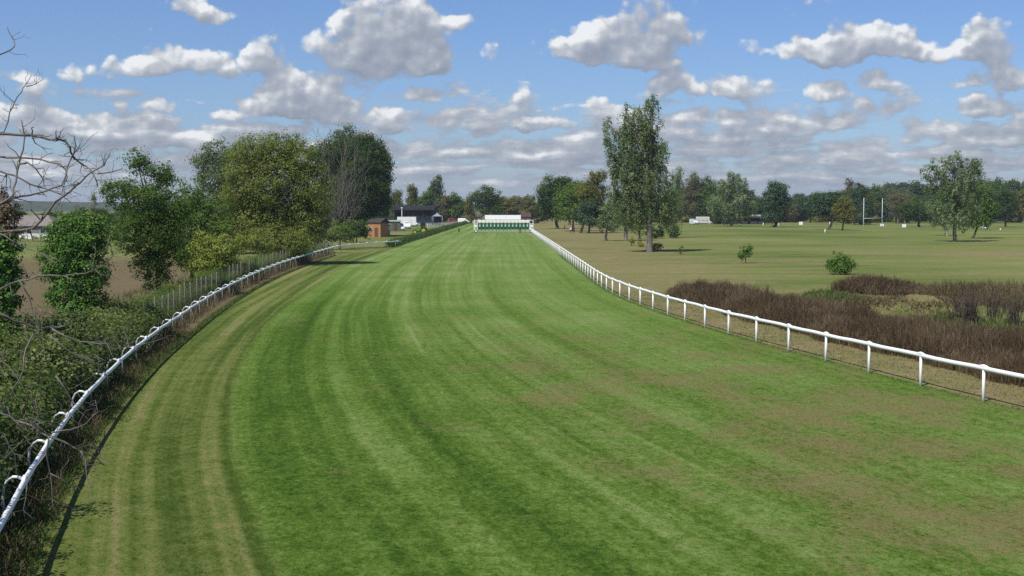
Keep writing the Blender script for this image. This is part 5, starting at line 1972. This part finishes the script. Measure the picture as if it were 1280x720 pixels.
# ------------------------------------------------------------------ leafless tree close to the camera on the left
def near_tree():
    rng = np.random.default_rng(171)
    bx = -5.6
    root = empty('bare_tree', (bx, 10.0, 0), 0, 'leafless tree reaching grey brown branches in from the left edge', 'tree')
    org = Vector((bx, 10.0, 0))
    k = FPX

    def P(px, py, d):
        return W(px, py, d) - org
    tr = MB()
    tr.tube([(0, 0, -.2), (.02, 0, .3), (-.03, .05, 2.5), (.04, -.05, 5), (0, .1, 7.2), (-.2, .2, 9.5)], [.30, .21, .18, .15, .10, .04], 10)
    tr.build('trunk', BARK_GREY, root)
    B = [  # polylines in photo pixels, base radius px, distance
        ([(-40, 90), (-14, 76), (0, 68), (10, 64), (18, 58), (17, 50), (12, 42), (9, 33)], 1.5, 10.5, 1),
        ([(-50, 165), (-10, 167), (28, 169), (50, 171), (70, 174), (82, 177), (88, 185), (91, 195), (98, 202), (108, 208), (115, 215), (120, 225), (122, 233)], 2.3, 9.8, 6),
        ([(-50, 190), (-10, 194), (25, 197), (50, 199), (75, 205), (82, 212), (84, 222), (79, 234), (77, 242)], 1.8, 10.4, 4),
        ([(-50, 285), (-12, 264), (0, 255), (16, 245), (20, 227), (24, 205), (29, 187), (31, 170), (27, 150)], 2.6, 9.4, 3),
        ([(-40, 205), (0, 214), (17, 219), (37, 230), (57, 236), (75, 242), (90, 254), (95, 262)], 1.7, 10.0, 4),
        ([(-20, 262), (0, 255), (16, 248), (37, 244), (57, 239), (77, 232), (83, 217), (88, 200), (95, 182), (93, 170)], 2.0, 9.6, 4),
        ([(-50, 292), (0, 290), (25, 288), (42, 285), (60, 265), (77, 247), (95, 232), (107, 221), (120, 212), (130, 207), (137, 192)], 2.2, 9.9, 5),
        ([(24, 205), (34, 203), (45, 211), (54, 224), (57, 235)], 1.4, 9.5, 2),
        ([(-40, 282), (5, 294), (25, 307), (55, 319), (70, 330)], 2.0, 9.1, 2),
        ([(-20, 170), (5, 165), (12, 140), (18, 128), (27, 115), (33, 105), (40, 93)], 1.4, 10.2, 2),
        ([(33, 108), (45, 105), (54, 99)], .8, 10.2, 1),
        ([(122, 217), (140, 215), (153, 211)], 1.0, 9.9, 1),
        ([(-50, 375), (0, 362), (25, 351), (47, 345), (80, 345), (107, 342), (130, 332), (140, 320)], 1.9, 9.0, 5),
        ([(-50, 380), (0, 392), (17, 401), (42, 409), (65, 410), (82, 407)], 2.6, 8.8, 3),
        ([(25, 351), (37, 372), (45, 402), (50, 422)], 1.3, 8.9, 2),
        ([(65, 411), (100, 427), (125, 430), (145, 436), (172, 432), (207, 422)], 1.3, 8.9, 4),
        ([(42, 417), (32, 437), (30, 460), (17, 485), (10, 502)], 1.4, 8.6, 1),
        ([(162, 436), (159, 422), (154, 413)], .8, 8.9, 1),
        ([(60, 418), (87, 440), (120, 455), (132, 467), (137, 476)], 1.3, 8.7, 2),
        ([(-40, 490), (0, 509), (18, 526), (40, 532), (61, 546), (80, 552), (101, 564), (122, 573), (131, 582)], 2.3, 8.4, 4),
        ([(64, 541), (89, 537), (107, 530), (122, 515), (119, 500)], 1.2, 8.4, 2),
        ([(61, 546), (58, 567), (63, 592), (65, 624)], 1.3, 8.4, 2),
        ([(63, 592), (89, 607)], .8, 8.4, 1),
        ([(101, 564), (107, 576), (110, 604), (113, 634)], 1.0, 8.4, 1),
        ([(-40, 550), (6, 546), (18, 567), (21, 592)], 1.8, 8.2, 2),
        ([(58, 567), (34, 604), (29, 638), (44, 652)], 1.0, 8.3, 1),
        ([(-30, 505), (12, 520), (36, 540), (55, 545)], 1.6, 8.3, 2),
        ([(-30, 590), (5, 575), (18, 560), (30, 548), (48, 530)], 1.2, 8.5, 1),
        ([(40, 532), (48, 518), (44, 500)], 1.0, 8.4, 1),
        ([(-30, 440), (0, 450), (20, 470), (40, 500), (52, 530)], 1.5, 8.6, 2),
        ([(70, 470), (90, 500), (84, 520), (70, 540)], 1.0, 8.6, 1),
    ]
    for pl, r, d, nt_ in B:
        mb = MB()
        n = len(pl)
        dd = d
        pts = []
        for i, (x, y) in enumerate(pl):
            dd += rng.normal(.02, .05)
            pts.append(P(x, y, dd))
        if pl[0][0] <= -20:                      # runs back to the trunk outside the frame
            h0 = min(pts[0].z - .3, 8.6)
            pts = [Vector((0, 0, h0)), (Vector((0, 0, h0)) + pts[0]) / 2 + Vector((0, .1, .05))] + pts
        m = d / k * .95
        # subdivide with small kinks
        q = [pts[0]]
        for a, b in zip(pts, pts[1:]):
            md = (a + b) / 2 + Vector(rng.normal(0, .018, 3)) * (b - a).length * 2
            q += [md, b]
        rad = [max(.0022, r * m * (1 - .70 * i / (len(q) - 1))) for i in range(len(q))]
        mb.tube(q, rad, 6)
        tw = mb
        for j in range(nt_ * 4):
            i = int(rng.integers(len(q) // 3, len(q)))
            s = q[i]
            dr = (q[min(i + 1, len(q) - 1)] - q[max(i - 1, 0)]).normalized()
            side = Vector((rng.normal(0, 1), rng.normal(0, .7), rng.normal(.35, .8))).normalized()
            L = rng.uniform(.06, .22)
            e = s + (dr * .45 + side).normalized() * L
            w = wander(s, e, rng, .10, 3)
            rr = rad[i] * .6
            tw.tube(w, [rr, rr * .8, rr * .6, .0012], 4)
            if rng.uniform() < .7:
                e2 = w[2] + (dr * .2 + Vector(rng.normal(0, .8, 3))).normalized() * L * .5
                tw.tube(wander(w[2], e2, rng, .1, 2), [rr * .55, rr * .4, .001], 3)
        mb.build('branch', BARK_GREY, root)


near_tree()


# ------------------------------------------------------------------ the air between here and the hills
def build_haze():
    m, t, out = material('haze_air')
    v = t.n('ShaderNodeVolumePrincipled')
    v.inputs['Color'].default_value = (.80, .87, .96, 1)
    v.inputs['Density'].default_value = 0.00012
    v.inputs['Anisotropy'].default_value = 0.2
    t.nt.links.new(v.outputs[0], out.inputs['Volume'])
    o = MB().box((0, 1700, 28), (10600, 9600, 62)).build('haze', m)
    tag(o, kind='stuff')


build_haze()
